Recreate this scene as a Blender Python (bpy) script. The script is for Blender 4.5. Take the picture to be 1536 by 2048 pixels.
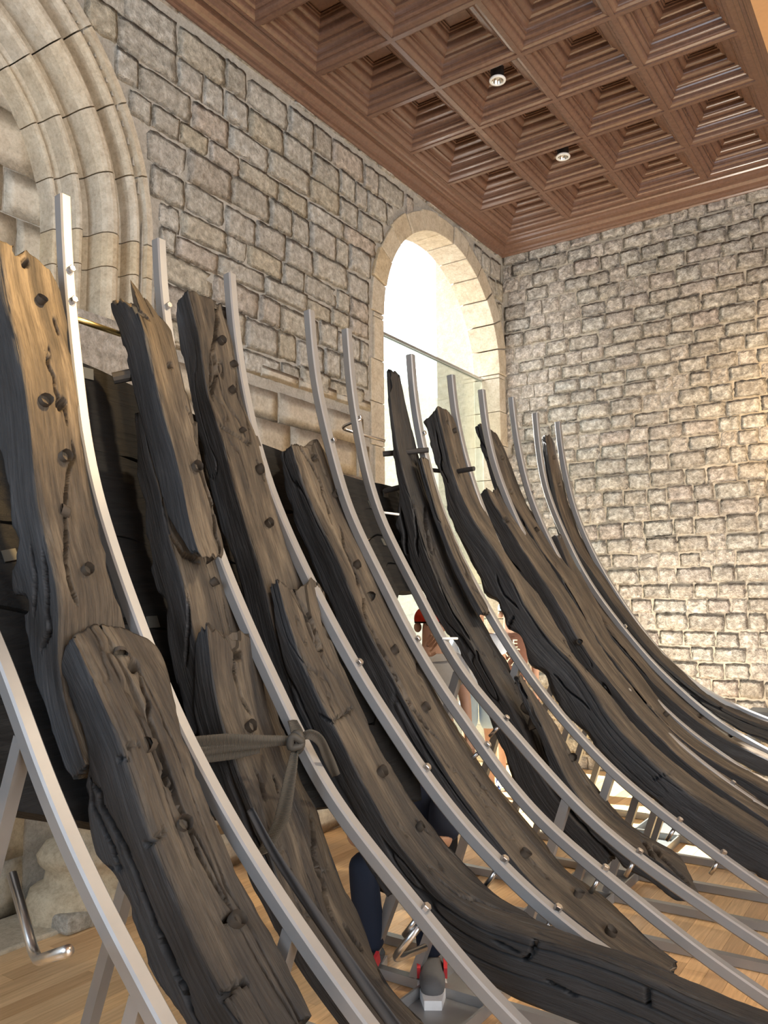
import bpy, bmesh, math, random
import numpy as np
from mathutils import Vector, Matrix
from mathutils.bvhtree import BVHTree
for _o in list(bpy.data.objects): bpy.data.objects.remove(_o)
scn = bpy.context.scene
COL = scn.collection
random.seed(7)
# ------------------------------------------------------------------ camera
YAW, PITCH, ROLL, FPX, EYE = .5961, .111, -.0079, 1650.0, 1.6
def _cam():
    F = np.array([-math.sin(YAW)*math.cos(PITCH), math.cos(YAW)*math.cos(PITCH), math.sin(PITCH)])
    R = np.array([math.cos(YAW), math.sin(YAW), 0.0]); U = np.cross(R, F)
    return F, R*math.cos(ROLL)+U*math.sin(ROLL), -R*math.sin(ROLL)+U*math.cos(ROLL)
CF, CR, CU = _cam()
CP = np.array([0, 0, EYE])
cd = bpy.data.cameras.new('camera'); cam = bpy.data.objects.new('camera', cd); COL.objects.link(cam)
cam.matrix_world = Matrix(((CR[0], CU[0], -CF[0], 0), (CR[1], CU[1], -CF[1], 0), (CR[2], CU[2], -CF[2], EYE), (0, 0, 0, 1)))
cd.sensor_fit = 'HORIZONTAL'; cd.sensor_width = 36; cd.lens = 36*FPX/1536; cd.clip_start = .02
scn.camera = cam
# ------------------------------------------------------------------ world, sun, lights, exposure
w = bpy.data.worlds.new('daylight'); scn.world = w; w.use_nodes = True
bg = w.node_tree.nodes['Background']; bg.inputs[0].default_value = (.93, .96, 1.0, 1); bg.inputs[1].default_value = 7.0
def lamp(name, kind, loc, aim, energy, color, **kw):
    d = bpy.data.lights.new(name, kind); d.energy = energy; d.color = color
    for k, v in kw.items(): setattr(d, k, v)
    o = bpy.data.objects.new(name, d); COL.objects.link(o); o.location = loc
    o.rotation_euler = (Vector(aim)-Vector(loc)).to_track_quat('-Z', 'Y').to_euler()
    return o
lamp('sun', 'SUN', (-12, 6.7, 12), (-1.75, 6.2, 0), 70, (1, .96, .9), angle=.01)
lamp('gallery_spot_near', 'SPOT', (.1, 2.3, 5.15), (-2.7, 1.35, 2.5), 2300, (1, .66, .28), spot_size=.42, spot_blend=.9, shadow_soft_size=.1)
lamp('gallery_spot_middle', 'SPOT', (.9, 3.9, 5.15), (-2.2, 2.9, 1.7), 620, (1, .83, .6), spot_size=.9, spot_blend=.9, shadow_soft_size=.12)
lamp('gallery_spot_far', 'SPOT', (1.1, 6.0, 5.15), (-1.9, 5.0, 1.4), 420, (1, .85, .64), spot_size=.9, spot_blend=.9, shadow_soft_size=.12)
lamp('wall_washer', 'SPOT', (-.2, 6.6, 3.0), (-.75, 7.85, 3.25), 230, (1, .70, .36), spot_size=1.5, spot_blend=1, shadow_soft_size=.1)
lamp('wall_uplight', 'SPOT', (-1.9, 6.2, .25), (-2.1, 7.85, 2.9), 430, (1, .93, .82), spot_size=2.2, spot_blend=1, shadow_soft_size=.25)  # added spot with no fixture, stands in for sun bounced off the floor
lamp('hall_window_right', 'AREA', (4.6, 1.6, 2.8), (-3, 4.0, 3.0), 740, (.97, .985, 1), shape='RECTANGLE', size=7, size_y=4)  # added area lamp filling the hall from the right; no window is built there
lamp('hall_window_rear', 'AREA', (-2.2, -2.9, 3.2), (-1.8, 4, 2.0), 190, (.66, .82, 1), shape='RECTANGLE', size=2.5, size_y=3)
vs = scn.view_settings; vs.view_transform = 'Standard'; vs.look = 'None'; vs.gamma = 1; vs.use_curve_mapping = False; vs.exposure = 0
# ------------------------------------------------------------------ helpers
def ray(px, py): return CF+CR*((px-768)/FPX)+CU*((1024-py)/FPX)
def onY(px, py, Y):
    r = ray(px, py); return CP+r*(Y/r[1])
def onX(px, py, X):
    r = ray(px, py); return CP+r*(X/r[0])
def onZ(px, py, Z):
    r = ray(px, py); return CP+r*((Z-EYE)/r[2])
def at(px, py, d): return CP+ray(px, py)*d
def proj(P):
    Q = np.asarray(P, float)-CP; d = Q@CF
    return np.stack([768+FPX*(Q@CR)/d, 1024-FPX*(Q@CU)/d], -1), d
_vp = np.array([768+FPX*CR[1]/CF[1], 1024-FPX*CU[1]/CF[1]])
def tag(o, label=None, cat=None, group=None, kind=None):
    if label: o['label'] = label
    if cat: o['category'] = cat
    if group: o['group'] = group
    if kind: o['kind'] = kind
    return o
def empty(name, loc=(0, 0, 0)):
    o = bpy.data.objects.new(name, None); COL.objects.link(o); o.location = loc; o.empty_display_size = .1
    return o
def link(name, me, m=None, parent=None, smooth=False):
    o = bpy.data.objects.new(name, me); COL.objects.link(o)
    if m is not None and not me.materials: me.materials.append(m)
    if parent is not None:
        o.parent = parent; o.matrix_parent_inverse = Matrix.Translation(-Vector(parent.location)) if parent.type == 'EMPTY' else Matrix()
    if smooth: me.polygons.foreach_set('use_smooth', [True]*len(me.polygons))
    return o
def pymesh(name, v, f, m=None, parent=None, smooth=False):
    me = bpy.data.meshes.new(name); me.from_pydata([tuple(map(float, p)) for p in v], [], f); me.update()
    return link(name, me, m, parent, smooth)
class MB:
    def __init__(s): s.v = []; s.f = []
    def box(s, lo, hi):
        b = len(s.v)
        for z in (lo[2], hi[2]):
            for y in (lo[1], hi[1]):
                for x in (lo[0], hi[0]): s.v.append((x, y, z))
        s.f += [tuple(b+i for i in q) for q in ((0, 2, 3, 1), (4, 5, 7, 6), (0, 1, 5, 4), (2, 6, 7, 3), (0, 4, 6, 2), (1, 3, 7, 5))]
        return s
    def bar(s, a, b, w, h=None, up=(0, 1, 0)):
        a = Vector(a); b = Vector(b); t = (b-a).normalized(); u = Vector(up); u = (u-t*u.dot(t)).normalized(); n = t.cross(u)
        h = h or w; k = len(s.v)
        for p in (a, b):
            for i, j in ((-1, -1), (1, -1), (1, 1), (-1, 1)): s.v.append(tuple(p+u*(i*w/2)+n*(j*h/2)))
        s.f += [tuple(k+i for i in q) for q in ((0, 3, 2, 1), (4, 5, 6, 7), (0, 1, 5, 4), (1, 2, 6, 5), (2, 3, 7, 6), (3, 0, 4, 7))]
        return s
    def tube(s, pts, r, n=10, cap=True):
        pts = [Vector(p) for p in pts]; k = len(s.v); u = None
        for i, p in enumerate(pts):
            t = (pts[min(i+1, len(pts)-1)]-pts[max(i-1, 0)]).normalized()
            if u is None: u = t.orthogonal().normalized()
            u = (u-t*u.dot(t)).normalized(); v = t.cross(u)
            rr = r[i] if isinstance(r, (list, tuple)) else r
            for j in range(n):
                a = 2*math.pi*j/n; s.v.append(tuple(p+u*(math.cos(a)*rr)+v*(math.sin(a)*rr)))
        for i in range(len(pts)-1):
            for j in range(n): s.f.append((k+i*n+j, k+i*n+(j+1) % n, k+(i+1)*n+(j+1) % n, k+(i+1)*n+j))
        if cap:
            s.f.append(tuple(k+j for j in reversed(range(n)))); s.f.append(tuple(k+(len(pts)-1)*n+j for j in range(n)))
        return s
    def build(s, name, m=None, parent=None, smooth=False): return pymesh(name, s.v, s.f, m, parent, smooth)
def bevel(o, w, seg=2):
    b = o.modifiers.new('bevel', 'BEVEL'); b.width = w; b.segments = seg; b.limit_method = 'ANGLE'; b.angle_limit = .6
    return o
# numpy value noise
_T = {}
def vn(x, y, seed=0):
    if seed not in _T: _T[seed] = np.random.RandomState(seed+11).rand(128, 128)*2-1
    T = _T[seed]; xi = np.floor(x).astype(int); yi = np.floor(y).astype(int); fx = x-xi; fy = y-yi
    fx = fx*fx*(3-2*fx); fy = fy*fy*(3-2*fy); a = xi % 128; b = (xi+1) % 128; c = yi % 128; d = (yi+1) % 128
    return (T[a, c]*(1-fx)+T[b, c]*fx)*(1-fy)+(T[a, d]*(1-fx)+T[b, d]*fx)*fy
def fbm(x, y, seed=0, o=3):
    r = 0; a = 1
    for k in range(o): r = r+a*vn(x*2**k+k*17.3, y*2**k+k*5.1, seed+k); a *= .5
    return r/1.75
# ------------------------------------------------------------------ materials
def mat(name):
    m = bpy.data.materials.new(name); m.use_nodes = True; nt = m.node_tree; b = nt.nodes['Principled BSDF']
    return m, nt, b
def N(nt, t, **kw):
    n = nt.nodes.new(t)
    for k, v in kw.items():
        if k.startswith('i_'): n.inputs[int(k[2:])].default_value = v
        else: setattr(n, k, v)
    return n
def ramp(nt, fac, stops):
    r = N(nt, 'ShaderNodeValToRGB'); e = r.color_ramp.elements
    while len(e) < len(stops): e.new(.5)
    for q, (p, c) in zip(e, stops): q.position = p; q.color = (*c, 1)
    nt.links.new(fac, r.inputs[0]); return r.outputs[0]
def noise(nt, vec, scale, detail=4, rough=.6, mapscale=None, dist=0):
    if mapscale:
        mp = N(nt, 'ShaderNodeMapping'); mp.inputs['Scale'].default_value = mapscale; nt.links.new(vec, mp.inputs[0]); vec = mp.outputs[0]
    n = N(nt, 'ShaderNodeTexNoise'); n.inputs['Scale'].default_value = scale; n.inputs['Detail'].default_value = detail
    n.inputs['Roughness'].default_value = rough; n.inputs['Distortion'].default_value = dist
    nt.links.new(vec, n.inputs['Vector']); return n.outputs['Fac']
def mix(nt, a, b, fac, mode='MIX'):
    m = N(nt, 'ShaderNodeMix', data_type='RGBA', blend_type=mode)
    for s, v in ((m.inputs[0], fac), (m.inputs[6], a), (m.inputs[7], b)):
        if hasattr(v, 'links'): nt.links.new(v, s)
        elif isinstance(v, (int, float)): s.default_value = v
        else: s.default_value = (*v, 1)
    return m.outputs[2]
def math_(nt, op, a, b=0.0):
    m = N(nt, 'ShaderNodeMath', operation=op)
    for s, v in ((m.inputs[0], a), (m.inputs[1], b)):
        if hasattr(v, 'links'): nt.links.new(v, s)
        else: s.default_value = v
    return m.outputs[0]
def bump(nt, b, h, strength=.5, dist=.01):
    n = N(nt, 'ShaderNodeBump'); n.inputs['Strength'].default_value = strength; n.inputs['Distance'].default_value = dist
    nt.links.new(h, n.inputs['Height']); nt.links.new(n.outputs[0], b.inputs['Normal'])
def plain(name, col, rough=.5, metal=0, spec=.5):
    m, nt, b = mat(name); b.inputs['Base Color'].default_value = (*col, 1); b.inputs['Roughness'].default_value = rough
    b.inputs['Metallic'].default_value = metal; b.inputs['Specular IOR Level'].default_value = spec
    g = N(nt, 'ShaderNodeNewGeometry'); n = noise(nt, g.outputs['Position'], 40, 3)
    nt.links.new(mix(nt, col, tuple(c*.82 for c in col), n), b.inputs['Base Color'])
    return m
def stone(name, cols, tint, bumpd=.012, fine=60, bs=.7, coarse=3.0, patch=14):
    m, nt, b = mat(name); g = N(nt, 'ShaderNodeNewGeometry'); P = g.outputs['Position']; oi = N(nt, 'ShaderNodeObjectInfo')
    n1 = noise(nt, P, coarse, 3); n2 = noise(nt, P, patch, 6, .7); n3 = noise(nt, P, fine, 5, .75)
    c = ramp(nt, n2, [(.34, cols[0]), (.5, cols[1]), (.64, cols[2])])
    t = ramp(nt, oi.outputs['Random'], tint)
    c = mix(nt, c, t, 1.0, 'MULTIPLY')
    c = mix(nt, c, (.55, .5, .44), math_(nt, 'MULTIPLY', n1, .35))
    c = mix(nt, c, ramp(nt, n3, [(.3, (.55, .53, .5)), (.55, (1, 1, 1))]), .55, 'MULTIPLY')
    nt.links.new(c, b.inputs['Base Color']); b.inputs['Roughness'].default_value = .92; b.inputs['Specular IOR Level'].default_value = .2
    bump(nt, b, math_(nt, 'ADD', n3, math_(nt, 'MULTIPLY', n2, 1.5)), bs, bumpd)
    return m
M = {}
M['stone_left'] = stone('rubble_sandstone', [(.37, .34, .285), (.61, .575, .5), (.86, .83, .76)],
    [(0, (.8, .77, .72)), (.2, (1, .99, .97)), (.45, (.95, .88, .74)), (.6, (1.06, 1.06, 1.06)), (.78, (.86, .83, .8)), (.94, (.98, .88, .82)), (1, (.7, .68, .64))], .02, 42, 1.0, 3, 20)
M['ashlar'] = stone('pale_ashlar', [(.45, .4, .32), (.56, .51, .42), (.64, .6, .51)],
    [(0, (.86, .82, .75)), (.3, (1, 1, .98)), (.6, (.93, .87, .78)), (1, (1.03, 1.01, .98))], .005, 50, .4)
M['stone_back'] = stone('dressed_sandstone', [(.27, .245, .21), (.58, .545, .49), (.95, .93, .88)],
    [(0, (.8, .75, .7)), (.3, (1, 1, .98)), (.55, (.92, .86, .8)), (.8, (1.06, 1.02, .96)), (.93, (1.0, .9, .87)), (1, (.85, .82, .8))], .03, 40, 1, 3, 22)
M['mortar_back'] = stone('brown_mortar', [(.38, .32, .235), (.44, .38, .29), (.5, .44, .35)], [(0, (1, 1, 1)), (1, (1, 1, 1))], .006)
M['mortar_left'] = stone('grey_mortar', [(.36, .33, .28), (.44, .41, .35), (.52, .48, .42)], [(0, (1, 1, 1)), (1, (1, 1, 1))], .012)
M['arch'] = stone('dressed_arch_stone', [(.42, .36, .27), (.52, .46, .36), (.6, .55, .45)],
    [(0, (.98, .86, .66)), (.3, (1, .98, .95)), (.6, (.92, .88, .82)), (1, (1.02, .96, .86))], .004, 50, .35)
M['paving'] = plain('grey_paving', (.24, .25, .26), .9)
def woodmat():
    m, nt, b = mat('waterlogged_oak'); uv = N(nt, 'ShaderNodeUVMap').outputs[0]
    g1 = noise(nt, uv, 1, 9, .7, (5, 120, 1), .1); g2 = noise(nt, uv, 1, 5, .6, (2.2, 14, 1), .5); g3 = noise(nt, uv, 1, 4, .6, (4, 7, 1), .6)
    f1 = noise(nt, uv, 1, 3, .7, (30, 240, 1))
    at_ = N(nt, 'ShaderNodeAttribute', attribute_name='inner').outputs['Fac']
    dk = N(nt, 'ShaderNodeAttribute', attribute_name='tar').outputs['Fac']
    brown = ramp(nt, g2, [(.3, (.025, .019, .014)), (.5, (.076, .057, .038)), (.7, (.175, .135, .09))])
    side = ramp(nt, g2, [(.3, (.013, .0135, .015)), (.55, (.028, .029, .032)), (.78, (.062, .064, .069))])  # flank colour also carries shade and cool daylight, besides its darker wood
    fac = ramp(nt, math_(nt, 'ADD', at_, math_(nt, 'MULTIPLY', math_(nt, 'SUBTRACT', g3, .5), .9)), [(.4, (0, 0, 0)), (.6, (1, 1, 1))])
    c = mix(nt, side, brown, fac)
    darken = math_(nt, 'MULTIPLY', dk, ramp(nt, g3, [(.3, (1, 1, 1)), (.62, (.7, .7, .7))]))  # near-black blend, set per timber and stronger toward some lower ends
    c = mix(nt, c, (.016, .0155, .016), darken)
    c = mix(nt, c, ramp(nt, g1, [(.36, (.36, .34, .33)), (.5, (1, 1, 1)), (.68, (1.2, 1.2, 1.2))]), .7, 'MULTIPLY')
    c = mix(nt, c, ramp(nt, f1, [(.3, (.7, .7, .7)), (.6, (1.1, 1.1, 1.1))]), .5, 'MULTIPLY')
    nt.links.new(c, b.inputs['Base Color'])
    nt.links.new(ramp(nt, g1, [(.3, (.78, .78, .78)), (.7, (.5, .5, .5))]), b.inputs['Roughness']); b.inputs['Specular IOR Level'].default_value = .42
    bump(nt, b, math_(nt, 'ADD', math_(nt, 'MULTIPLY', g1, 1.0), math_(nt, 'MULTIPLY', f1, .35)), 1, .006)
    return m
M['oak'] = woodmat()
def plankmat():
    m, nt, b = mat('tarred_plank'); tc = N(nt, 'ShaderNodeNewGeometry').outputs['Position']
    g = noise(nt, tc, 1, 5, .6, (60, 3, 60), .4); g2 = noise(nt, tc, 5, 4)
    c = ramp(nt, g, [(.3, (.006, .005, .0045)), (.6, (.014, .0125, .011)), (.8, (.03, .025, .02))])
    c = mix(nt, c, (.009, .0085, .008), g2)
    nt.links.new(c, b.inputs['Base Color']); b.inputs['Roughness'].default_value = .75; b.inputs['Specular IOR Level'].default_value = .3
    bump(nt, b, g, .8, .008); return m
M['plank'] = plankmat()
def ceilmat():
    m, nt, b = mat('varnished_walnut'); tc = N(nt, 'ShaderNodeNewGeometry').outputs['Position']
    g = noise(nt, tc, 1, 5, .6, (30, 30, 30), .6); g2 = noise(nt, tc, 1.6, 3)
    c = ramp(nt, g, [(.3, (.10, .048, .03)), (.6, (.17, .085, .054)), (.8, (.23, .125, .082))])
    c = mix(nt, c, (.15, .088, .06), g2)
    nt.links.new(c, b.inputs['Base Color']); b.inputs['Roughness'].default_value = .26; b.inputs['Specular IOR Level'].default_value = .8
    return m
M['ceil'] = ceilmat()
M['soffit'] = plain('orange_plaster_soffit', (.62, .36, .17), .6)
def floormat():
    m, nt, b = mat('oak_floor_board'); tc = N(nt, 'ShaderNodeNewGeometry').outputs['Position']; oi = N(nt, 'ShaderNodeObjectInfo').outputs['Random']
    g = noise(nt, tc, 1, 5, .6, (70, 4, 30), .6)
    c = ramp(nt, g, [(.3, (.56, .35, .17)), (.7, (.78, .53, .29))])
    c = mix(nt, c, ramp(nt, oi, [(0, (.78, .7, .62)), (.5, (1, 1, 1)), (1, (1.2, 1.15, 1.05))]), 1, 'MULTIPLY')
    nt.links.new(c, b.inputs['Base Color']); b.inputs['Roughness'].default_value = .32; return m
M['floor'] = floormat()
def metalmat():
    m, nt, b = mat('satin_painted_steel'); tc = N(nt, 'ShaderNodeNewGeometry').outputs['Position']; n = noise(nt, tc, 9, 4)
    nt.links.new(mix(nt, (.27, .27, .272), (.33, .33, .332), n), b.inputs['Base Color'])
    b.inputs['Metallic'].default_value = .55; b.inputs['Roughness'].default_value = .42; return m
M['steel'] = metalmat()
M['zinc'] = plain('zinc_rod', (.66, .66, .66), .28, 1)
M['brass'] = plain('brassy_threaded_rod', (.45, .36, .16), .35, 1)
M['iron'] = plain('blackened_peg', (.03, .027, .025), .7)
M['pegwood'] = plain('oak_peg', (.05, .038, .027), .75)
M['white'] = plain('white_enamel', (.85, .85, .82), .4)
M['black'] = plain('black_lacquer', (.012, .012, .013), .4)
M['tagplate'] = plain('grey_metal_tag', (.12, .115, .1), .5, .4)
M['bulb'] = plain('lamp_reflector', (.7, .68, .62), .2, 1)
def webmat():
    m, nt, b = mat('ribbed_webbing'); uv = N(nt, 'ShaderNodeUVMap').outputs[0]
    wv = N(nt, 'ShaderNodeTexWave', bands_direction='X'); wv.inputs['Scale'].default_value = 75; nt.links.new(uv, wv.inputs[0])
    nt.links.new(mix(nt, (.035, .03, .023), (.1, .084, .062), wv.outputs['Fac']), b.inputs['Base Color']); b.inputs['Roughness'].default_value = .7
    bump(nt, b, wv.outputs['Fac'], .8, .003); return m
M['web'] = webmat()
def glassmat():
    m, nt, b = mat('clear_glass'); out = nt.nodes['Material Output']
    t = N(nt, 'ShaderNodeBsdfTransparent'); t.inputs[0].default_value = (.9, .95, .93, 1); g = N(nt, 'ShaderNodeBsdfGlossy'); g.inputs['Roughness'].default_value = .02
    fr = N(nt, 'ShaderNodeFresnel'); fr.inputs[0].default_value = 1.5; mx = N(nt, 'ShaderNodeMixShader')
    nt.links.new(math_(nt, 'MULTIPLY', fr.outputs[0], .6), mx.inputs[0]); nt.links.new(t.outputs[0], mx.inputs[1]); nt.links.new(g.outputs[0], mx.inputs[2]); nt.links.new(mx.outputs[0], out.inputs[0])
    return m
M['glass'] = glassmat()
# ------------------------------------------------------------------ room
XW, YB, XR, YR = -3.75, 7.85, 5.0, -3.2
KC = 1.19; ZC = EYE+3.2*KC
GX0, GDX, GY0, GDY = -2.9687*KC, .5544*KC, 3.6689*KC, .5359*KC
ZW = ZC-.09
AC, AZ, AR = 6.62, EYE+2.40, 1.08            # window arch: centre along the wall, spring height, radius
BC, BZ, BRO, BRI = 1.51, EYE+2.1, 1.60, 1.10  # big blind arch
BDEP = .36
fl = MB().box((-4.2, YR, -.12), (XR, YB+.1, -.012)).build('floor', M['floor']); tag(fl, 'warm honey coloured oak strip floor under the ship timbers', None, None, 'structure')
def inside_win(y, z): return abs(y-AC) < (AR if z < AZ else math.sqrt(max(0, AR*AR-(z-AZ)**2)))
def inside_blind(y, z, r=BRO): return abs(y-BC) < (r if z < BZ else math.sqrt(max(0, r*r-(z-BZ)**2)))
mb = MB(); st = .04; y = YR
while y < YB:
    zs = [0, ZC+.3]; ym = y+st/2; cut = []
    if abs(ym-AC) < AR+.1: cut.append((-1, AZ+math.sqrt(max(0, (AR+.1)**2-(ym-AC)**2))))
    if abs(ym-BC) < BRO-.06: cut.append((-1, BZ+math.sqrt(max(0, (BRO-.06)**2-(ym-BC)**2))))
    z0 = max([0]+[c[1] for c in cut])
    mb.box((XW-.16, y, z0), (XW-.0125, y+st, ZC+.3)); y += st
wl = mb.build('wall_left', M['mortar_left']); tag(wl, 'rubble sandstone wall with a blind moulded arch and a round-arched opening', None, None, 'structure')
wb = MB().box((-4.6, YB+.02, -.1), (XR, YB+.3, ZC+.3)).build('wall_back', M['mortar_back']); tag(wb, 'brightly lit wall of small squared sandstone blocks', None, None, 'structure')
wrt = MB().box((XR, YR, 0), (XR+.2, YB, ZC+.3)).build('wall_right', M['mortar_left']); tag(wrt, 'plain grey stone wall along the window side of the hall', None, None, 'structure')
wr = MB().box((-4.2, YR-.2, 0), (XR, YR, ZC+.3)).build('wall_rear', M['mortar_left']); tag(wr, 'plain grey stone wall across the rear of the hall', None, None, 'structure')
# stone variants
def stone_var(seed, nx, ny, rough, rnd, depth, jit=1.0):
    rs = np.random.RandomState(seed); V = []; F = []
    for j in range(ny+1):
        for i in range(nx+1):
            u = i/nx; v = j/ny; ex = min(u, 1-u)*2; ey = min(v, 1-v)*2
            e = min(1, ex/.28)*min(1, ey/.34); h = rnd*(math.sqrt(max(0, e))-1)+rough*(fbm(np.array(u*3+seed*3.1), np.array(v*2.2+seed*1.7), seed)*1.0)*(.3+.7*e)
            jx = (rs.rand()-.5)*.05*jit; jy = (rs.rand()-.5)*.08*jit
            cu = 1-.025*jit*(2*abs(v-.5))**5; cv = 1-.03*jit*(2*abs(u-.5))**5; V.append(((u-.5)*cu+jx, (v-.5)*cv+jy, float(h)))
    W = nx+1
    for j in range(ny):
        for i in range(nx): F.append((j*W+i, j*W+i+1, (j+1)*W+i+1, (j+1)*W+i))
    rim = [i for i in range(W)]+[j*W+nx for j in range(1, ny+1)]+[ny*W+i for i in range(nx-1, -1, -1)]+[j*W for j in range(ny-1, 0, -1)]
    b = len(V)
    for q in rim: V.append((V[q][0], V[q][1], -depth))
    n = len(rim)
    for k in range(n): F.append((rim[k], b+k, b+(k+1) % n, rim[(k+1) % n]))
    return V, F
def stone_meshes(n, pref, m, nx, ny, rough, rnd, depth, jit=1.0, sm=True):
    out = []
    for s in range(n):
        v, f = stone_var(s+pref, nx, ny, rough, rnd, depth, jit); me = bpy.data.meshes.new('stone'); me.from_pydata(v, [], f); me.update(); me.materials.append(m)
        me.polygons.foreach_set('use_smooth', [sm and q < nx*ny for q in range(len(me.polygons))]); out.append(me)
    return out
SL = stone_meshes(14, 100, M['stone_left'], 8, 6, .013, .007, .06, .9)
SA = stone_meshes(8, 200, M['ashlar'], 4, 3, .003, .003, .06, .25)
SB = stone_meshes(16, 300, M['stone_back'], 8, 6, .02, .012, .06, 1.2)
def lay(parent, items, limit=300):
    """items: (score, mesh, matrix). largest in view become parts, the rest one joined part"""
    items.sort(key=lambda q: -q[0])
    for sc, me, mt in items[:limit]:
        o = bpy.data.objects.new('stone', me); COL.objects.link(o); o.parent = parent; o.matrix_basis = mt
    rest = items[limit:]
    if rest:
        v = []; f = []
        for sc, me, mt in rest:
            b = len(v); v += [tuple(mt @ q.co) for q in me.vertices]; f += [tuple(b+i for i in p.vertices) for p in me.polygons]
        o = pymesh('stone_course', v, f, rest[0][1].materials[0], parent, False); o['kind'] = 'stuff'
def score(c, area):
    (p, d) = proj(np.array([c])); x, y = p[0]
    if d[0] < .3 or not(-40 < x < 1576 and -40 < y < 2088): return 0
    # the hull hides a lot of the lower wall: rank what stands clear of it first
    hid = .15 if (y > 700+.42*x and x < 1000) else 1
    return area/d[0]**2*hid
def courses(parent, meshes, u0, u1, z0, z1, hrange, lrange, ok, frame, gap, rs, wob=.012):
    items = []; z = z0
    while z < z1:
        h = rs.uniform(*hrange); u = u0-rs.rand()*.2
        while u < u1:
            l = rs.uniform(*lrange); a, b = max(u, u0), min(u+l, u1); u += l
            if b-a < .07: continue
            # trim against the openings
            for _ in range(12):
                if ok(a, z+h/2): break
                a += .03
            for _ in range(12):
                if ok(b, z+h/2): break
                b -= .03
            if b-a < .09 or not ok((a+b)/2, z+h/2) or not ok(a, z+h/2) or not ok(b, z+h/2): continue
            zz = z+h/2+rs.uniform(-wob, wob); hh = min(h, z1-z)
            if hh < .06: continue
            mt = frame((a+b)/2, zz, rs.uniform(-.006, .012)) @ Matrix.Rotation(rs.uniform(-.025, .025), 4, 'Z') @ Matrix.Diagonal((b-a-gap, hh-gap, 1, 1))
            items.append((score(np.array(mt.translation), (b-a)*hh), meshes[rs.randint(len(meshes))], mt))
        z += h
    return items
def frL(u, z, d): return Matrix(((0, 0, 1, XW+d), (1, 0, 0, u), (0, 1, 0, z), (0, 0, 0, 1)))
def frB(u, z, d): return Matrix(((1, 0, 0, u), (0, 0, -1, YB-d), (0, 1, 0, z), (0, 0, 0, 1)))
rs = np.random.RandomState(5)
okL = lambda y, z: not inside_blind(y, z, BRO+.03) and not ((abs(y-AC) < AR+.19 and z < AZ) or (z >= AZ and math.hypot(y-AC, z-AZ) < AR+.19))
it = courses(wl, SL, YR, YB, 3.15, ZW+.05, (.14, .23), (.17, .46), okL, frL, .008, rs)
it += courses(wl, SA, BC+BRO, YB, 0, 3.15, (.2, .27), (.25, .55), okL, frL, .005, rs, .002)
lay(wl, it, 290)
rs = np.random.RandomState(9)
it = courses(wb, SB, XW, 1.2, 0, ZW+.05, (.125, .165), (.14, .33), lambda a, b: True, frB, .012, rs, .008)
it = [q for q in it if q[0] > 0 or rs.rand() < 1]
lay(wb, it, 290)
# window arch voussoirs, jambs
def ring_block(name, cy, cz, r0, r1, a0, a1, x0, x1, m, parent, seg=5, gap=.006):
    mb = MB(); g = gap/r0
    for k in range(seg+1):
        a = a0+g+(a1-a0-2*g)*k/seg; c, s = math.cos(a), math.sin(a)
        for r in (r0, r1):
            for x in (x0, x1): mb.v.append((x, cy+r*c, cz+r*s))
    for k in range(seg):
        b = k*4; mb.f += [(b, b+4, b+5, b+1), (b+2, b+3, b+7, b+6), (b+1, b+5, b+7, b+3), (b, b+2, b+6, b+4)]
    mb.f += [(0, 1, 3, 2), (seg*4, seg*4+2, seg*4+3, seg*4+1)]
    return bevel(mb.build(name, m, parent), .006)
nv = 13
for k in range(nv): ring_block('voussoir', AC, AZ, AR, AR+.18+.015*(k % 2), math.pi*k/nv, math.pi*(k+1)/nv, XW-.3, XW+.012+.004*(k % 3), M['arch'], wl)
for sgn in (-1, 1):
    z = 0
    while z < AZ-.02:
        h = min(.36, AZ-z); ya = AC+sgn*AR; yb = ya+sgn*(.14 if int(z*10) % 2 else .19)
        bevel(MB().box((XW-.3, min(ya, yb), z+.003), (XW+.006, max(ya, yb), z+h-.003)).build('jamb_stone', M['arch'], wl), .006); z += h
# blind arch: moulded voussoirs
PROF = [(BRO, 0.0)]
def _roll(r, w, x, h, n=7):
    for k in range(n+1):
        a = math.pi*k/n; PROF.append((r-w/2+w/2*math.cos(a), x+h*math.sin(a)))
PROF += [(BRO-.015, .02), (BRO-.055, .02), (BRO-.065, -.03)]; _roll(BRO-.075, .07, -.05, .055); PROF += [(BRO-.15, -.1), (BRO-.175, -.125), (BRO-.19, -.1)]
_roll(BRO-.195, .12, -.1, .09); PROF += [(BRO-.32, -.17), (BRO-.345, -.21), (BRO-.365, -.19), (BRO-.375, -.15)]; _roll(BRO-.375, .055, -.16, .04, 5); PROF += [(BRO-.435, -.23), (BRO-.455, -.27)]; _roll(BRO-.455, .04, -.27, .03, 5); PROF += [(BRI, -.35), (BRI-.01, -.42)]
def mould(name, pts, m, parent):
    """pts: list of (origin point on centre, radial dir) frames as functions"""
    V = []; F = []; n = len(PROF)
    for f in pts:
        for r, dx in PROF: V.append(f(r, XW+dx))
    for k in range(len(pts)-1):
        for i in range(n-1): F.append((k*n+i, k*n+i+1, (k+1)*n+i+1, (k+1)*n+i))
    for e in (0, len(pts)-1):
        b = len(V); V.append(pts[e](BRO-.02, XW-.42)); q = [e*n+i for i in range(n)]
        F.append(tuple(q)+(b,))
    return pymesh(name, V, F, m, parent, False)
na = 12
for k in range(na):
    a0, a1 = math.pi*k/na+.003, math.pi*(k+1)/na-.003
    mould('voussoir', [(lambda a: (lambda r, x: (x, BC+r*math.cos(a), BZ+r*math.sin(a))))(a0+(a1-a0)*q/7) for q in range(8)], M['arch'], wl)
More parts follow.
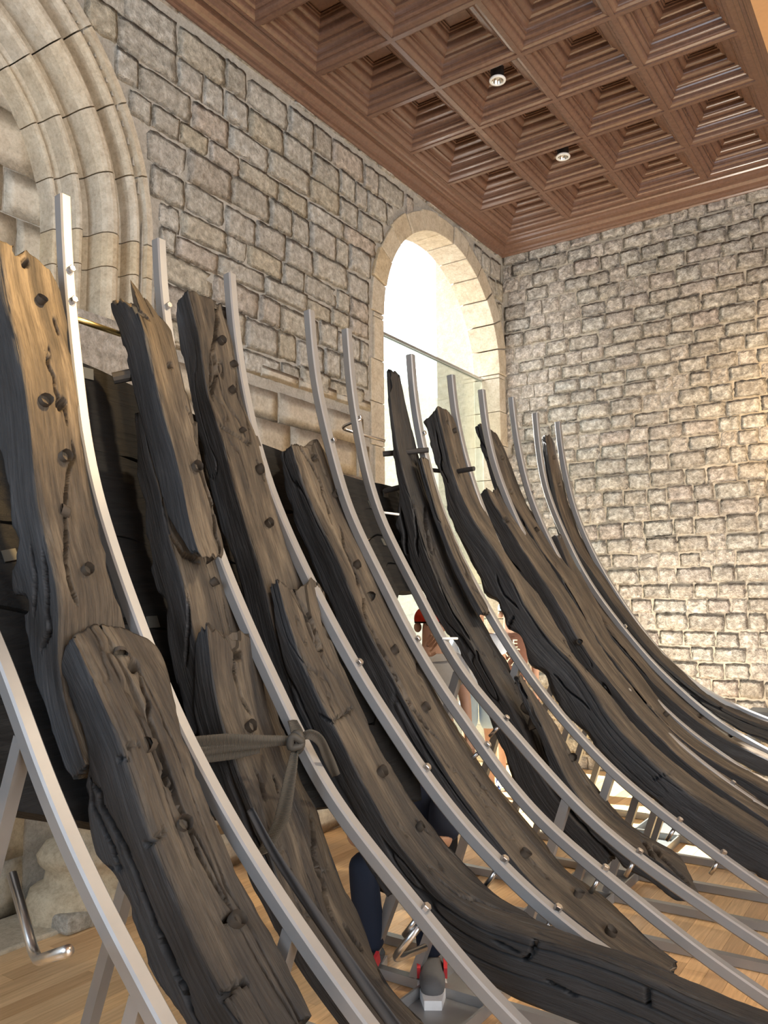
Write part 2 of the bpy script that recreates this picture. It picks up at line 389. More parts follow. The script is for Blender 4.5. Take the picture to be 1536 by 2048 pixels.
for sgn in (-1, 1):
    z = .62
    hs = [.5, .46, .5, .34, .32, .4, .36, .3]
    i = 0
    while z < BZ-.01:
        h = min(hs[i % 8], BZ-z)
        mould('jamb_stone', [(lambda zz: (lambda r, x: (x, BC+sgn*r, zz)))(q) for q in (z+.003, z+h-.003)], M['arch'], wl); z += h; i += 1
    # column base: stacked tori on a worn plinth
    cy = BC+sgn*(BRO-.2)
    prof = [(.25, 0), (.27, .1), (.25, .16), (.2, .18), (.19, .24), (.225, .28), (.235, .32), (.21, .37), (.17, .39), (.165, .45), (.19, .48), (.19, .53), (.16, .56), (.155, .63)]
    V = []; F = []; n = 20
    for r, z in prof:
        for j in range(n):
            a = 2*math.pi*j/n; q = r*(1+.05*math.sin(3*a+z*9)); V.append((XW-.12+q*math.cos(a), cy+q*math.sin(a)*1.25, z))
    for i in range(len(prof)-1):
        for j in range(n): F.append((i*n+j, i*n+(j+1) % n, (i+1)*n+(j+1) % n, (i+1)*n+j))
    pymesh('column_base', V, F, M['arch'], wl, True)
    bevel(MB().box((XW-.3, cy-.3, 0), (XW+.1, cy+.3, .09)).build('plinth', M['stone_left'], wl), .02)
    bevel(MB().box((XW-.3, BC+sgn*(BRO-.25)-.26, 2.72), (XW+.004, BC+sgn*(BRO-.25)+.26, 3.2)).build('impost_block', M['stone_left'], wl), .03)
wt = MB().box((XW-BDEP-.2, BC-BRO, 0), (XW-BDEP-.007, BC+BRO, BZ+BRO)).build('wall_infill', M['mortar_left']); tag(wt, 'smooth pale ashlar infill within the big blind arch', None, None, 'structure')
rs = np.random.RandomState(3)
def frI(u, z, d): return Matrix(((0, 0, 1, XW-BDEP+d*.5), (1, 0, 0, u), (0, 1, 0, z), (0, 0, 0, 1)))
lay(wt, courses(wt, SA, BC-BRI-.05, BC+BRI+.05, 0, BZ+BRI+.05, (.25, .33), (.3, .55), lambda y, z: True, frI, .006, rs, .002), 120)
ts = bevel(MB().box((XW-BDEP, BC-BRO+.1, -.01), (XW+.02, BC+BRO-.1, .02)).build('trim_1', M['arch']), .01); tag(ts, 'worn grey stone threshold below the blind arch', None, None, 'structure')
# floor boards
rs = np.random.RandomState(21); items = []; bw = .095; x = XW+.02
fbm_ = []
bm_ = bpy.data.meshes.new('floor_board')
_mb = MB().box((-.5, -.5, -.012), (.5, .5, 0)); bm_.from_pydata(_mb.v, [], _mb.f); bm_.update(); bm_.materials.append(M['floor'])
while x < XR:
    y = YR-rs.rand()*1.2
    while y < YB:
        l = rs.uniform(.55, 1.5); a, b = max(y, YR), min(y+l, YB); y += l
        if b-a < .05: continue
        mt = Matrix.Translation((x+bw/2, (a+b)/2, 0)) @ Matrix.Diagonal((bw-.0015, b-a-.0015, 1, 1))
        (p, d) = proj(np.array([[x+bw/2, (a+b)/2, 0]])); s = 0
        if d[0] > .3 and -150 < p[0][0] < 1650 and p[0][1] < 2250: s = 1/d[0]**2
        items.append((s, bm_, mt))
    x += bw
items.sort(key=lambda q: -q[0])
for s, me, mt in items[:290]:
    o = bpy.data.objects.new('floor_board', me); COL.objects.link(o); o.parent = fl; o.matrix_basis = mt
v = []; f = []
for s, me, mt in items[290:]:
    b = len(v); v += [tuple(mt @ q.co) for q in me.vertices]; f += [tuple(b+i for i in p.vertices) for p in me.polygons]
o = pymesh('board_field', v, f, M['floor'], fl); o['kind'] = 'stuff'
# ceiling: coffers
cl = MB().box((-4.6, YR, ZC+.28), (XR, YB+.3, ZC+.4)).build('ceiling', M['ceil']); tag(cl, 'dark varnished wooden ceiling of deep stepped square coffers', None, None, 'structure')
CPR = [(0, 0), (.017, 0), (.0175, .008), (.026, .009)]
def arc(x0, h0, x1, h1, bulge, n=5):
    for k in range(1, n+1):
        t = k/n; a = t*math.pi/2; u, v = (math.sin(a), 1-math.cos(a)) if bulge > 0 else (1-math.cos(a), math.sin(a)); CPR.append((x0+(x1-x0)*u, h0+(h1-h0)*v))
arc(.028, .012, .056, .034, 1); CPR += [(.0565, .046), (.066, .047)]; arc(.067, .05, .083, .062, 1, 4); CPR += [(.0835, .074), (.091, .075)]
arc(.093, .078, .122, .112, -1); CPR += [(.13, .113), (.1305, .128), (.139, .129)]; arc(.141, .131, .178, .164, 1, 6); CPR += [(.1785, .182), (.188, .183)]
arc(.19, .185, .214, .208, 1, 4); CPR += [(.2145, .222), (.226, .223), (.2265, .238), (.2405, .239), (.241, .232)]
V = []; F = []
for d, h in CPR:
    a, b = GDX/2-d, GDY/2-d; V += [(-a, -b, h), (a, -b, h), (a, b, h), (-a, b, h)]
for k in range(len(CPR)-1):
    for j in range(4): F.append((k*4+j, k*4+(j+1) % 4, k*4+4+(j+1) % 4, k*4+4+j))
cof = bpy.data.meshes.new('coffer'); cof.from_pydata(V, [], F); cof.update(); cof.materials.append(M['ceil'])
pan = bpy.data.meshes.new('centre_panel'); q = MB().box((-GDX/2+.241, -GDY/2+.241, .243), (GDX/2-.241, GDY/2-.241, .26)); pan.from_pydata(q.v, [], q.f); pan.update(); pan.materials.append(M['ceil'])
for i in range(4):
    for j in range(-13, 5):
        o = bpy.data.objects.new('coffer', cof); COL.objects.link(o); o.parent = cl; o.location = (GX0+(i+.5)*GDX, GY0+(j+.5)*GDY, ZC)
        p = bpy.data.objects.new('centre_panel', pan); COL.objects.link(p); p.parent = o
def sweep(name, prof, path, m, label):
    """prof: (inward distance from the edge, z); path: polyline in plan with inward normals"""
    V = []; F = []; n = len(prof)
    for (x, y, nx, ny) in path:
        for d, z in prof: V.append((x+nx*d, y+ny*d, z))
    for k in range(len(path)-1):
        for i in range(n-1): F.append((k*n+i, (k+1)*n+i, (k+1)*n+i+1, k*n+i+1))
    o = pymesh(name, V, F, m); tag(o, label, None, None, 'structure'); return o
GY1 = GY0+5*GDY; GX1 = GX0+4*GDX
def cprof(W): return [(0, ZW), (W*.06, ZW), (W*.1, ZW+.012), (W*.2, ZW+.014), (W*.24, ZW+.03), (W*.34, ZW+.04), (W*.44, ZW+.058), (W*.46, ZW+.068), (W*.58, ZW+.07), (W*.62, ZW+.058), (W*.68, ZW+.05), (W*.76, ZW+.056), (W*.8, ZW+.075), (W*.88, ZW+.08), (W*.92, ZW+.09), (W*1.02, ZW+.09), (W*1.02, ZW+.12)]
wl_, wb_ = GX0-XW, YB-GY1
V = []; F = []; p0 = cprof(1.0); n = len(p0)
for (x, y, sx, sy) in ((XW, YR, wl_, 0), (XW, YB, wl_, -wb_), (GX1+.3, YB, 0, -wb_)):
    for d, z in p0: V.append((x+sx*d, y+sy*d, z))
for k in range(2):
    for i in range(n-1): F.append((k*n+i, (k+1)*n+i, (k+1)*n+i+1, k*n+i+1))
o = pymesh('trim_2', V, F, M['ceil']); tag(o, 'dark moulded wooden cornice where the coffers meet the stone walls', None, None, 'structure')
V = []; F = []; pr = [(0, 0), (.02, 0), (.025, -.012), (.05, -.012), (.055, -.02), (.075, -.03), (.085, -.045), (.095, -.045), (.1, -.06), (.13, -.06), (.135, -.075)]
for y in (YR, YB):
    for d, z in pr: V.append((GX1+d, y, ZC+z))
n = len(pr)
for i in range(n-1): F.append((i, n+i, n+i+1, i+1))
o = pymesh('trim_3', V, F, M['ceil']); tag(o, 'moulded wooden edge strip ending the coffers beside the orange soffit', None, None, 'structure')
o = MB().box((GX1+.13, YR, ZC-.075), (XR, YB+.05, ZC+.1)).build('ceiling_soffit', M['soffit']); tag(o, 'plain orange-brown soffit beside the coffered ceiling', None, None, 'structure')
# downlights
def downlight(px, py, label):
    c = onZ(px, py, ZC+.02); r0 = empty('downlight', (c[0], c[1], ZC-.0)); tag(r0, label, 'ceiling lamp', 'downlights hanging in the coffers')
    def lathe(pr, name, m):
        V = []; F = []; n = 24
        for r, z in pr:
            for j in range(n): V.append((c[0]+r*math.cos(2*math.pi*j/n), c[1]+r*math.sin(2*math.pi*j/n), ZC+z))
        for i in range(len(pr)-1):
            for j in range(n): F.append((i*n+j, i*n+(j+1) % n, (i+1)*n+(j+1) % n, (i+1)*n+j))
        return pymesh(name, V, F, m, r0, True)
    lathe([(.058, .03), (.062, .022), (.06, .014), (.045, .012), (.042, .02), (.058, .03)], 'trim_ring', M['white'])
    lathe([(.043, .018), (.03, .055), (.0, .07)], 'reflector', M['bulb'])
    lathe([(.0, .05), (.012, .045), (.014, .035), (.0, .03)], 'bulb', M['white'])
    lathe([(.05, .03), (.05, .12), (.035, .14), (.0, .14)], 'housing', M['black'])
    MB().box((c[0]-.012, c[1]-.012, ZC+.13), (c[0]+.012, c[1]+.012, ZC+.245)).build('bracket', M['black'], r0)
downlight(995, 161, 'white-rimmed downlight in the coffer two bays from the wooden cornice, farther from back wall')
downlight(1126, 314, 'white-rimmed downlight in the coffer next to the back-wall row of coffers')
# glass balustrade in the opening, outside court
p0 = onX(769, 681, XW-.2); p1 = onX(1019, 782, XW-.2); zt = .5*(p0[2]+p1[2])
g = empty('glass_screen', (XW-.2, AC, 0)); tag(g, 'tall clear glass screen with a steel top rail inside the arched opening', 'glass screen')
MB().box((XW-.206, AC-AR+.01, .02), (XW-.194, AC+AR-.01, zt)).build('pane', M['glass'], g)
MB().box((XW-.22, AC-AR+.005, zt), (XW-.18, AC+AR-.005, zt+.025)).build('top_rail', M['zinc'], g)
ext = MB().box((-9.6, 0, -.5), (-9.2, 22, EYE+4.6)).build('court_wall', M['ashlar']); tag(ext, 'pale stone courtyard wall seen out through the arched opening', 'wall')
gr = MB().box((-30, -10, -.6), (-4.6, 40, -.1)).build('court_paving', M['paving']); tag(gr, 'pale courtyard paving outside the arched opening', None, None, 'structure')
# ------------------------------------------------------------------ curves
def resample(P, ds):
    P = np.asarray(P, float); n = len(P)
    Q = np.vstack([2*P[0]-P[1], P, 2*P[-1]-P[-2]]); out = []
    for i in range(n-1):
        a, b, c, d = Q[i:i+4]
        for t in np.linspace(0, 1, 24, endpoint=False):
            out.append(.5*((2*b)+(-a+c)*t+(2*a-5*b+4*c-d)*t*t+(-a+3*b-3*c+d)*t**3))
    out.append(P[-1]); out = np.array(out); L = np.r_[0, np.cumsum(np.linalg.norm(np.diff(out, axis=0), axis=1))]
    s = np.arange(0, L[-1], ds); s = np.r_[s, L[-1]] if L[-1]-s[-1] > ds*.3 else s
    return np.stack([np.interp(s, L, out[:, k]) for k in range(out.shape[1])], 1), s
def smooth1(a, k):
    if k < 1: return a
    pad = np.pad(a, [(k, k)]+[(0, 0)]*(a.ndim-1), mode='edge'); ker = np.ones(2*k+1)/(2*k+1)
    if a.ndim == 1: return np.convolve(pad, ker, 'valid')
    return np.stack([np.convolve(pad[:, j], ker, 'valid') for j in range(a.shape[1])], 1)
def hit(o, d, P):
    """smallest positive distance from o along d to the polyline P (2D)"""
    A = P[:-1]; E = P[1:]-A; den = d[0]*E[:, 1]-d[1]*E[:, 0]; den = np.where(abs(den) < 1e-9, 1e-9, den); D = A-o
    t = (D[:, 0]*E[:, 1]-D[:, 1]*E[:, 0])/den; u = (D[:, 0]*d[1]-D[:, 1]*d[0])/den
    ok = (u >= 0) & (u <= 1) & (t > 0); return t[ok].min() if ok.any() else np.nan
def fillnan(a, default):
    ok = ~np.isnan(a)
    if not ok.any(): return np.full_like(a, default)
    i = np.arange(len(a)); return np.interp(i, i[ok], a[ok])
# ------------------------------------------------------------------ steel cradle
YP = [1.25, 1.698, 2.139, 2.538, 3.094, 3.407, 4.042, 4.528, 4.949, 5.424, 5.85, 6.299]
POST = {
0: [(-330, 380), (-310, 560), (-270, 720), (-200, 900), (-110, 1090), (-45, 1210), (5, 1315), (62, 1500), (110, 1625), (180, 1772), (250, 1915), (315, 2040), (370, 2130)],
1: [(125, 370), (126, 440), (133, 560), (140, 650), (150, 736), (161, 841), (173, 920), (190, 990), (215, 1080), (240, 1150), (278, 1258), (330, 1390), (385, 1510), (440, 1610), (517, 1745), (590, 1850), (660, 1955), (725, 2045), (790, 2125)],
2: [(317, 460), (319, 530), (325, 610), (336, 690), (354, 800), (380, 920), (412, 1040), (450, 1150), (493, 1250), (532, 1340), (568, 1411), (611, 1507), (650, 1579), (693, 1643), (751, 1715), (822, 1804), (894, 1894), (983, 2001), (1030, 2048), (1110, 2120)],
3: [(458, 530), (462, 600), (470, 680), (482, 760), (500, 850), (525, 940), (552, 1020), (573, 1065), (604, 1136), (638, 1205), (672, 1265), (708, 1336), (761, 1419), (808, 1492), (850, 1556), (894, 1616), (947, 1677), (1000, 1735), (1058, 1788), (1104, 1833), (1160, 1875), (1250, 1940), (1400, 2035), (1500, 2090)],
4: [(617, 605), (622, 680), (631, 760), (644, 830), (662, 900), (682, 980), (706, 1045), (730, 1095), (758, 1150), (790, 1215), (826, 1286), (862, 1347), (912, 1422), (965, 1495), (1022, 1578), (1093, 1654), (1165, 1718), (1208, 1751), (1272, 1804), (1344, 1863), (1434, 1931), (1536, 2001), (1640, 2070)],
5: [(692, 643), (697, 720), (705, 800), (715, 860), (729, 930), (746, 1000), (766, 1050), (789, 1100), (824, 1165), (863, 1241), (879, 1272), (913, 1333), (950, 1383), (1005, 1443), (1053, 1502), (1112, 1568), (1170, 1630), (1201, 1660), (1272, 1715), (1344, 1768), (1434, 1829), (1536, 1897), (1640, 1965)],
6: [(820, 695), (824, 760), (832, 830), (844, 890), (858, 950), (876, 1010), (898, 1070), (925, 1130), (955, 1185), (980, 1230), (1012, 1284), (1049, 1338), (1088, 1394), (1151, 1466), (1195, 1515), (1272, 1586), (1345, 1643), (1437, 1713), (1536, 1783), (1640, 1850)],
7: [(901, 737), (905, 790), (912, 840), (925, 900), (945, 970), (975, 1050), (1010, 1125), (1060, 1215), (1120, 1305), (1190, 1400), (1270, 1485), (1360, 1570), (1450, 1645), (1536, 1705), (1640, 1770)],
8: [(962, 767), (968, 830), (978, 890), (992, 940), (1006, 980), (1040, 1060), (1080, 1140), (1120, 1210), (1165, 1280), (1221, 1354), (1254, 1390), (1307, 1448), (1405, 1532), (1463, 1575), (1536, 1627), (1640, 1690)],
9: [(1022, 783), (1027, 840), (1037, 900), (1050, 960), (1066, 1010), (1085, 1055), (1112, 1112), (1145, 1172), (1180, 1235), (1222, 1300), (1268, 1358), (1318, 1412), (1374, 1463), (1444, 1514), (1536, 1575), (1640, 1635)],
10: [(1070, 815), (1075, 880), (1085, 950), (1098, 1000), (1114, 1038), (1138, 1093), (1174, 1162), (1215, 1220), (1250, 1265), (1310, 1335), (1385, 1405), (1444, 1452), (1536, 1505), (1640, 1555)],
11: [(1115, 833), (1120, 890), (1131, 950), (1145, 1010), (1165, 1063), (1190, 1118), (1220, 1170), (1260, 1230), (1300, 1285), (1345, 1333), (1400, 1378), (1470, 1415), (1536, 1442), (1640, 1480)]}
CURVE = {}
for i, pl in POST.items():
    P = np.array([onY(x, y, YP[i])[[0, 2]] for x, y in pl]); c, s = resample(P, .02); c = smooth1(c, 9 if i else 14); CURVE[i] = c
def inward(c):
    t = np.gradient(c, axis=0); t /= np.linalg.norm(t, axis=1)[:, None]; n = np.stack([-t[:, 1], t[:, 0]], 1)
    n *= np.sign(n@np.array([1, .6]))[:, None]; return t, n
LEGS = {2: [], 3: [], 4: [[(792, 1785), (717, 1988)], [(757, 1700), (690, 1885)], [(866, 1850), (826, 1962), (832, 2001)]]}
TB = .044
BOLTS = {1: [(131, 545), (139, 601)], 2: [(328, 617), (843, 1820)], 3: [(708, 1336), (845, 1545), (998, 1727), (1108, 1836)], 4: [(660, 885), (824, 1283), (973, 1498), (1209, 1745)],
         5: [(720, 835), (1008, 1440), (1272, 1711)], 6: [(847, 866), (1352, 1645), (1442, 1710)], 8: [(1254, 1387), (1464, 1574)], 10: [(1246, 1257)], 9: [(1062, 985)]}
nb = ['first', 'second', 'third', 'fourth', 'fifth', 'sixth', 'seventh', 'eighth', 'ninth', 'tenth', 'eleventh', 'last']
CR_ = []
hexm = bpy.data.meshes.new('bolt'); hv = MB()
hv.tube([(0, 0, -.01), (0, 0, .008), (0, 0, .0095)], [.0135, .0135, .0115], 6); hexm.from_pydata(hv.v, [], hv.f); hexm.update(); hexm.materials.append(M['zinc'])
for i in range(12):
    c = CURVE[i]; t, n = inward(c); Y = YP[i]; r0 = empty('steel_cradle_frame', (c[-1][0], Y, 0)); CR_.append(r0)
    tag(r0, nb[i]+' curved square-tube steel cradle rib counting along the hull toward the back wall' if i < 11 else 'curved square-tube steel cradle rib standing last before the back wall', 'steel support', 'curved steel cradle ribs')
    V = []; F = []; h = TB/2; b = .006; sec = [(-h+b, -h), (h-b, -h), (h, -h+b), (h, h-b), (h-b, h), (-h+b, h), (-h, h-b), (-h, -h+b)]
    for p, q in zip(c, n):
        for a, d in sec: V.append((p[0]+q[0]*d, Y+a, p[1]+q[1]*d))
    for k in range(len(c)-1):
        for j in range(8): F.append((k*8+j, k*8+(j+1) % 8, k*8+8+(j+1) % 8, k*8+8+j))
    F.append(tuple(range(8))); F.append(tuple(len(V)-8+j for j in reversed(range(8))))
    pymesh('curved_tube', V, F, M['steel'], r0)
    for (x, y) in BOLTS.get(i, []):
        p = onY(x, y, Y)[[0, 2]]; k = np.argmin(np.linalg.norm(c-p, axis=1)); q = c[k]+n[k]*(h+.008)
        o = link('bolt', hexm, None, r0); R = Vector((n[k][0], 0, n[k][1])).to_track_quat('Z', 'Y').to_matrix().to_4x4()
        o.matrix_parent_inverse = Matrix(); o.matrix_basis = Matrix.Translation(Vector((q[0], Y, q[1]))-r0.location) @ R
    # base rail on the floor and raking legs
    xs = c[:, 0]; mbr = MB()
    xr = min(c[-1][0]+.2, .3) if i > 2 else c[-1][0]
    mbr.box((xs.min()-.05 if i > 0 else -2.9, Y-.02, .004), (xr, Y+.02, .044)); mbr.build('base_rail', M['steel'], r0)
    def leg(zt, slope):
        k = np.argmin(abs(c[:, 1]-zt)); a = c[k]-n[k]*h; MBl = MB(); MBl.bar((a[0]+.004, Y, a[1]+.006), (a[0]-slope*(a[1]-.044), Y, .044), .038, .038).build('leg', M['steel'], r0)
    if i in LEGS:
        for pl in LEGS[i]:
            for pa, pb in zip(pl[:-1], pl[1:]):
                A = Vector(onY(*pa, Y)); B = Vector(onY(*pb, Y))
                if pb is pl[-1]: B = A+(B-A)*((A.z-.044)/max(.01, A.z-B.z))
                MB().bar(A, B, .038, .038).build('leg', M['steel'], r0)
    else: leg(1.28, .36); leg(.78, .36)
    if i not in (0, 1): MB().tube([(c[-8][0], Y+.03, c[-8][1]-.03), (c[-8][0]-.02, Y+.03, .044)], .012).build('tie_rod', M['zinc'], r0)
    # short stud rods that hold the timber
    for (x, y) in BOLTS.get(i, [])[-2:]:
        p = onY(x, y, Y)[[0, 2]]; k = np.argmin(np.linalg.norm(c-p, axis=1)); q = c[k]-n[k]*h
        if q[1] < 2.2: MB().tube([(q[0], Y, q[1]), (q[0]-n[k][0]*.07, Y, q[1]-n[k][1]*.07)], .009).build('stud', M['zinc'], r0, True)
# L-shaped rod on the first frame and the hooked rod by the fifth
def rods(name, pts, r, m, parent, lab=None): return MB().tube(pts, r, 12).build(name, m, parent, True)
def bend(a, b, c, k=5, f=.25):
    a, b, c = map(Vector, (a, b, c)); o = [a]; p, q = b.lerp(a, min(.9, .05/(b-a).length)), b.lerp(c, min(.9, .05/(c-b).length))
    for i in range(k+1):
        t = i/k; o.append((p*(1-t)+b*t)*(1-t)+(b*(1-t)+q*t)*t)
    o.append(c); return o
rods('hook_rod', bend(onY(24, 1748, 1.24), onY(72, 1922, 1.20), onY(136, 1902, 1.06)), .0125, M['zinc'], CR_[0])
rods('hook_rod', bend(onY(722, 838, 3.40), onY(678, 856, 3.40), onY(770, 882, 3.6)), .008, M['zinc'], CR_[5])
rods('hook_rod', bend(onY(845, 1845, 2.14), onY(782, 1922, 2.12), onY(850, 1895, 2.3)), .011, M['zinc'], CR_[2])
rods('support_pin', [onY(758, 1024, 3.42), onY(798, 1029, 3.5)], .006, M['white'], CR_[5])
rods('support_pin', [onY(884, 1277, 3.38), onY(915, 1277, 3.45)], .006, M['white'], CR_[5])
rods('threaded_rod', [onY(140, 634, 1.70), onY(240, 668, 1.95)], .011, M['brass'], CR_[1])
# long base channel running along the floor
cx = onZ(935, 1975, .03)[0]
bc = empty('base_channel', (cx, 4, 0)); tag(bc, 'long flat grey steel channel on the floor under the cradle ribs', 'steel base')
MB().box((cx-.15, 1.0, .001), (cx+.15, 6.6, .006)).build('web_plate', M['steel'], bc)
MB().box((cx-.155, 1.0, .001), (cx-.145, 6.6, .05)).build('flange', M['steel'], bc); MB().box((cx+.145, 1.0, .001), (cx+.155, 6.6, .05)).build('flange', M['steel'], bc)
# ------------------------------------------------------------------ ship timbers
NO, NN, NI, NF = 10, 60, 104, 10
def edge(n, a, b): return np.linspace(a, b, n, endpoint=False)
A_ = np.concatenate([edge(NO, 0, 1), edge(NN, 1, 2), edge(NI, 2, 3), edge(NF, 3, 4)])   # 0 far-outer,1 near-outer,2 near-inner,3 far-inner
def timber(name, label, Yn, Mp, Lp, Rp, seed, top=None, bot=None, cracks=(), holes=(), wd=.2, md=.19, wr=(.07, .3), mr=(.07, .32), ds=.0095, sm=12, rough=1.0, darken=0.0, darkpts=None, ragged=0.0):
    Rq = np.array(Rp, float); Mq = []; wraw = []
    for x, y in resample(np.array(Mp, float), 18.0)[0]:
        p_ = np.array([x, y]); h_ = hit(p_, _vp-p_, Rq)
        if h_ == h_:
            dm_ = float((onY(x, y, Yn)-CP)@CF); w_ = dm_*(1/(1-h_)-1)/CF[1]; wraw.append(w_); cap = min(wr[1], .27)
            if w_ > cap:
                hit_ = p_+(_vp-p_)*h_; f_ = 1/(1+cap*CF[1]/dm_); x, y = _vp-(_vp-hit_)/f_
        Mq.append((x, y))
    Mp = Mq
    P = np.array([onY(x, y, Yn)[[0, 2]] for x, y in Mp]); C, s = resample(P, ds); C = smooth1(C, sm)
    s = np.r_[0, np.cumsum(np.linalg.norm(np.diff(C, axis=0), axis=1))]
    t, nin = inward(C); nin = smooth1(nin, 10); nin /= np.linalg.norm(nin, axis=1)[:, None]; n = -nin
    px, dep = proj(np.stack([C[:, 0], np.full(len(C), Yn), C[:, 1]], 1))
    R_ = np.array(Rp, float); R_ = np.vstack([R_[0]-(R_[1]-R_[0])*1.0, R_, R_[-1]+(R_[-1]-R_[-2])*2])
    L2 = np.array([onY(x, y, Yn)[[0, 2]] for x, y in Lp]); L2 = np.vstack([L2[0]-(L2[1]-L2[0])*.6, L2, L2[-1]+(L2[-1]-L2[-2])*1.5])
    w = np.full(len(C), np.nan); m = w.copy()
    for k in range(len(C)):
        d = _vp-px[k]; h = hit(px[k], d, R_)
        if h == h and h < .6: w[k] = dep[k]*(1/(1-h)-1)/CF[1]
        h = hit(C[k], n[k], L2)
        if h == h: m[k] = h
    w[(w < wr[0]*.5) | (w > wr[1]*1.4)] = np.nan; m[(m < mr[0]*.4) | (m > mr[1]*1.4)] = np.nan
    w = np.clip(smooth1(fillnan(w, wd), 3), *wr); m = np.clip(smooth1(fillnan(m, md), 2), *mr)
    S = s[-1]
    def ext(sp):
        if not sp: return np.zeros_like(A_)
        q = sorted(sp); xs = [p[0] for p in q]; ys = [p[1] for p in q]
        return np.interp(A_, [xs[0]-4+(xs[-1]-xs[0])*0]+xs+[xs[0]+4], [ys[-1]]+ys+[ys[0]])
    et, eb = ext(top), ext(bot)
    rg = .008+ragged
    et = et+rg*np.abs(vn(A_*9.0, A_*0+seed, seed+3)); eb = eb+rg*np.abs(vn(A_*9.0, A_*0+seed+5, seed+4))
    n_s = max(40, int(S/ds)); tt = np.linspace(0, 1, n_s)
    SS = et[None, :]+tt[:, None]*(S-et-eb)[None, :]
    def I(a, x):
        r = np.interp(x, s, a); return r
    def Ipos(x):
        ox = np.minimum(x, 0); q = np.stack([I(C[:, 0], x), I(C[:, 1], x)], -1)
        return q+ox[..., None]*t[0]+np.maximum(x-S, 0)[..., None]*t[-1]
    Cx = Ipos(SS); nx = np.stack([I(n[:, 0], SS), I(n[:, 1], SS)], -1); W_ = I(w, SS); M_ = I(m, SS)
    a = A_[None, :]+SS*0
    off = np.where(a < 1, 1, np.where(a < 2, 2-a, np.where(a < 3, 0, a-3))); yy = np.where(a < 1, 1-a, np.where(a < 2, 0, np.where(a < 3, a-2, 1)))
    u = off*2-1; v = yy*2-1; pw = 20; f = 1/(np.abs(u)**pw+np.abs(v)**pw)**(1/pw); f = np.minimum(1, f); off = (u*f+1)/2; yy = (v*f+1)/2
    per = 1+np.where(a < 1, -.2-(1-a)*W_, np.where(a < 2, -(2-a)*M_, np.where(a < 3, (a-2)*W_, .22+(a-3)*M_)))
    P3 = np.stack([Cx[..., 0]+nx[..., 0]*off*M_, Yn+yy*W_, Cx[..., 1]+nx[..., 1]*off*M_], -1)
    # relief
    g1 = fbm(SS*3.2+seed, per*80, seed, 3); g2 = fbm(SS*5+seed*2, per*11, seed+9, 3); g3 = fbm(SS*1.7, per*4+seed, seed+20, 2)
    dd = .0016*g1+.0045*g2+.007*g3
    cr = np.abs(vn(SS*1.1+seed*3.3+.35*vn(SS*9, per*20, seed+41), per*20, seed+30)); mk = np.clip(vn(SS*1.3, per*6+seed, seed+31)*2+.2, 0, 1)
    dd -= .024*np.clip(1-cr/.07, 0, 1)*mk
    ex = np.minimum(np.abs(a-1), np.abs(a-2)); ex = np.minimum(ex, np.abs(a-3))
    dd -= .022*np.clip(1-ex/.1, 0, 1)*np.clip(fbm(SS*9, a*2+seed, seed+50, 3)+.1, 0, 1)          # chipped arrises
    dd -= (.022*rough)*np.clip(1-np.abs(a-1)/.18, 0, 1)*np.clip(fbm(SS*10+3, a+seed, seed+60, 4)*1.4, 0, 1)  # ragged outer edge
    def normals(P):
        ds_ = np.gradient(P, axis=0); da = (np.roll(P, -1, 1)-np.roll(P, 1, 1)); nn = np.cross(da, ds_); nn /= np.linalg.norm(nn, axis=-1)[..., None]+1e-12; return nn
    nn = normals(P3); ctr = P3.mean(1, keepdims=True)
    if (nn*(P3-ctr)).sum() < 0: nn = -nn; flip = True
    else: flip = False
    nn = np.stack([smooth1(nn[..., c], 3) for c in range(3)], -1); nn /= np.linalg.norm(nn, axis=-1)[..., None]
    P3 = P3+nn*dd[..., None]
    q, dq = proj(P3.reshape(-1, 3)); q = q.reshape(P3.shape[0], -1, 2); dq = dq.reshape(q.shape[:2]); face = ((P3-CP)*nn).sum(-1) < 0
    carve = np.zeros(q.shape[:2])
    for (pl, wid, dpt) in cracks:
        pl = np.array(pl, float); lo = pl.min(0)-25; hi = pl.max(0)+25; msk = face & (q[..., 0] > lo[0]) & (q[..., 0] < hi[0]) & (q[..., 1] > lo[1]) & (q[..., 1] < hi[1])
        if not msk.any(): continue
        Q = q[msk]; Q = Q+np.stack([4*vn(Q[:, 1]/26, Q[:, 0]*0, seed+70), 2*vn(Q[:, 0]/26, Q[:, 0]*0, seed+71)], -1); best = np.full(len(Q), 1e9); along = np.zeros(len(Q)); nseg = len(pl)-1
        for k in range(nseg):
            A0, B0 = pl[k], pl[k+1]; e = B0-A0; tq = np.clip(((Q-A0)@e)/(e@e), 0, 1); dist = np.linalg.norm(Q-A0-tq[:, None]*e, axis=1); b_ = dist < best; best[b_] = dist[b_]; along[b_] = (k+tq[b_])/nseg
        taper = np.clip(np.minimum(along, 1-along)*6+.35, 0, 1); dm = best*dq[msk]/FPX
        carve[msk] = np.maximum(carve[msk], 1.8*dpt*np.clip(1-(dm/(.72*wid*taper))**2, 0, 1))
    for (x, y, r, dpt) in holes:
        dm = np.linalg.norm(q-np.array([x, y]), axis=-1)*dq/FPX; carve = np.maximum(carve, np.where(face, dpt*np.clip(1.6*(1-(dm/r)**2), 0, 1), 0))
    P3 = P3-nn*carve[..., None]
    na, ns = P3.shape[1], P3.shape[0]
    V = P3.reshape(-1, 3)
    idx = np.arange(ns*na).reshape(ns, na); i0 = idx[:-1]; i1 = idx[1:]; F = np.stack([i0, np.roll(i0, -1, 1), np.roll(i1, -1, 1), i1], -1).reshape(-1, 4)
    if not flip: F = F[:, ::-1]
    caps = []; cv = []
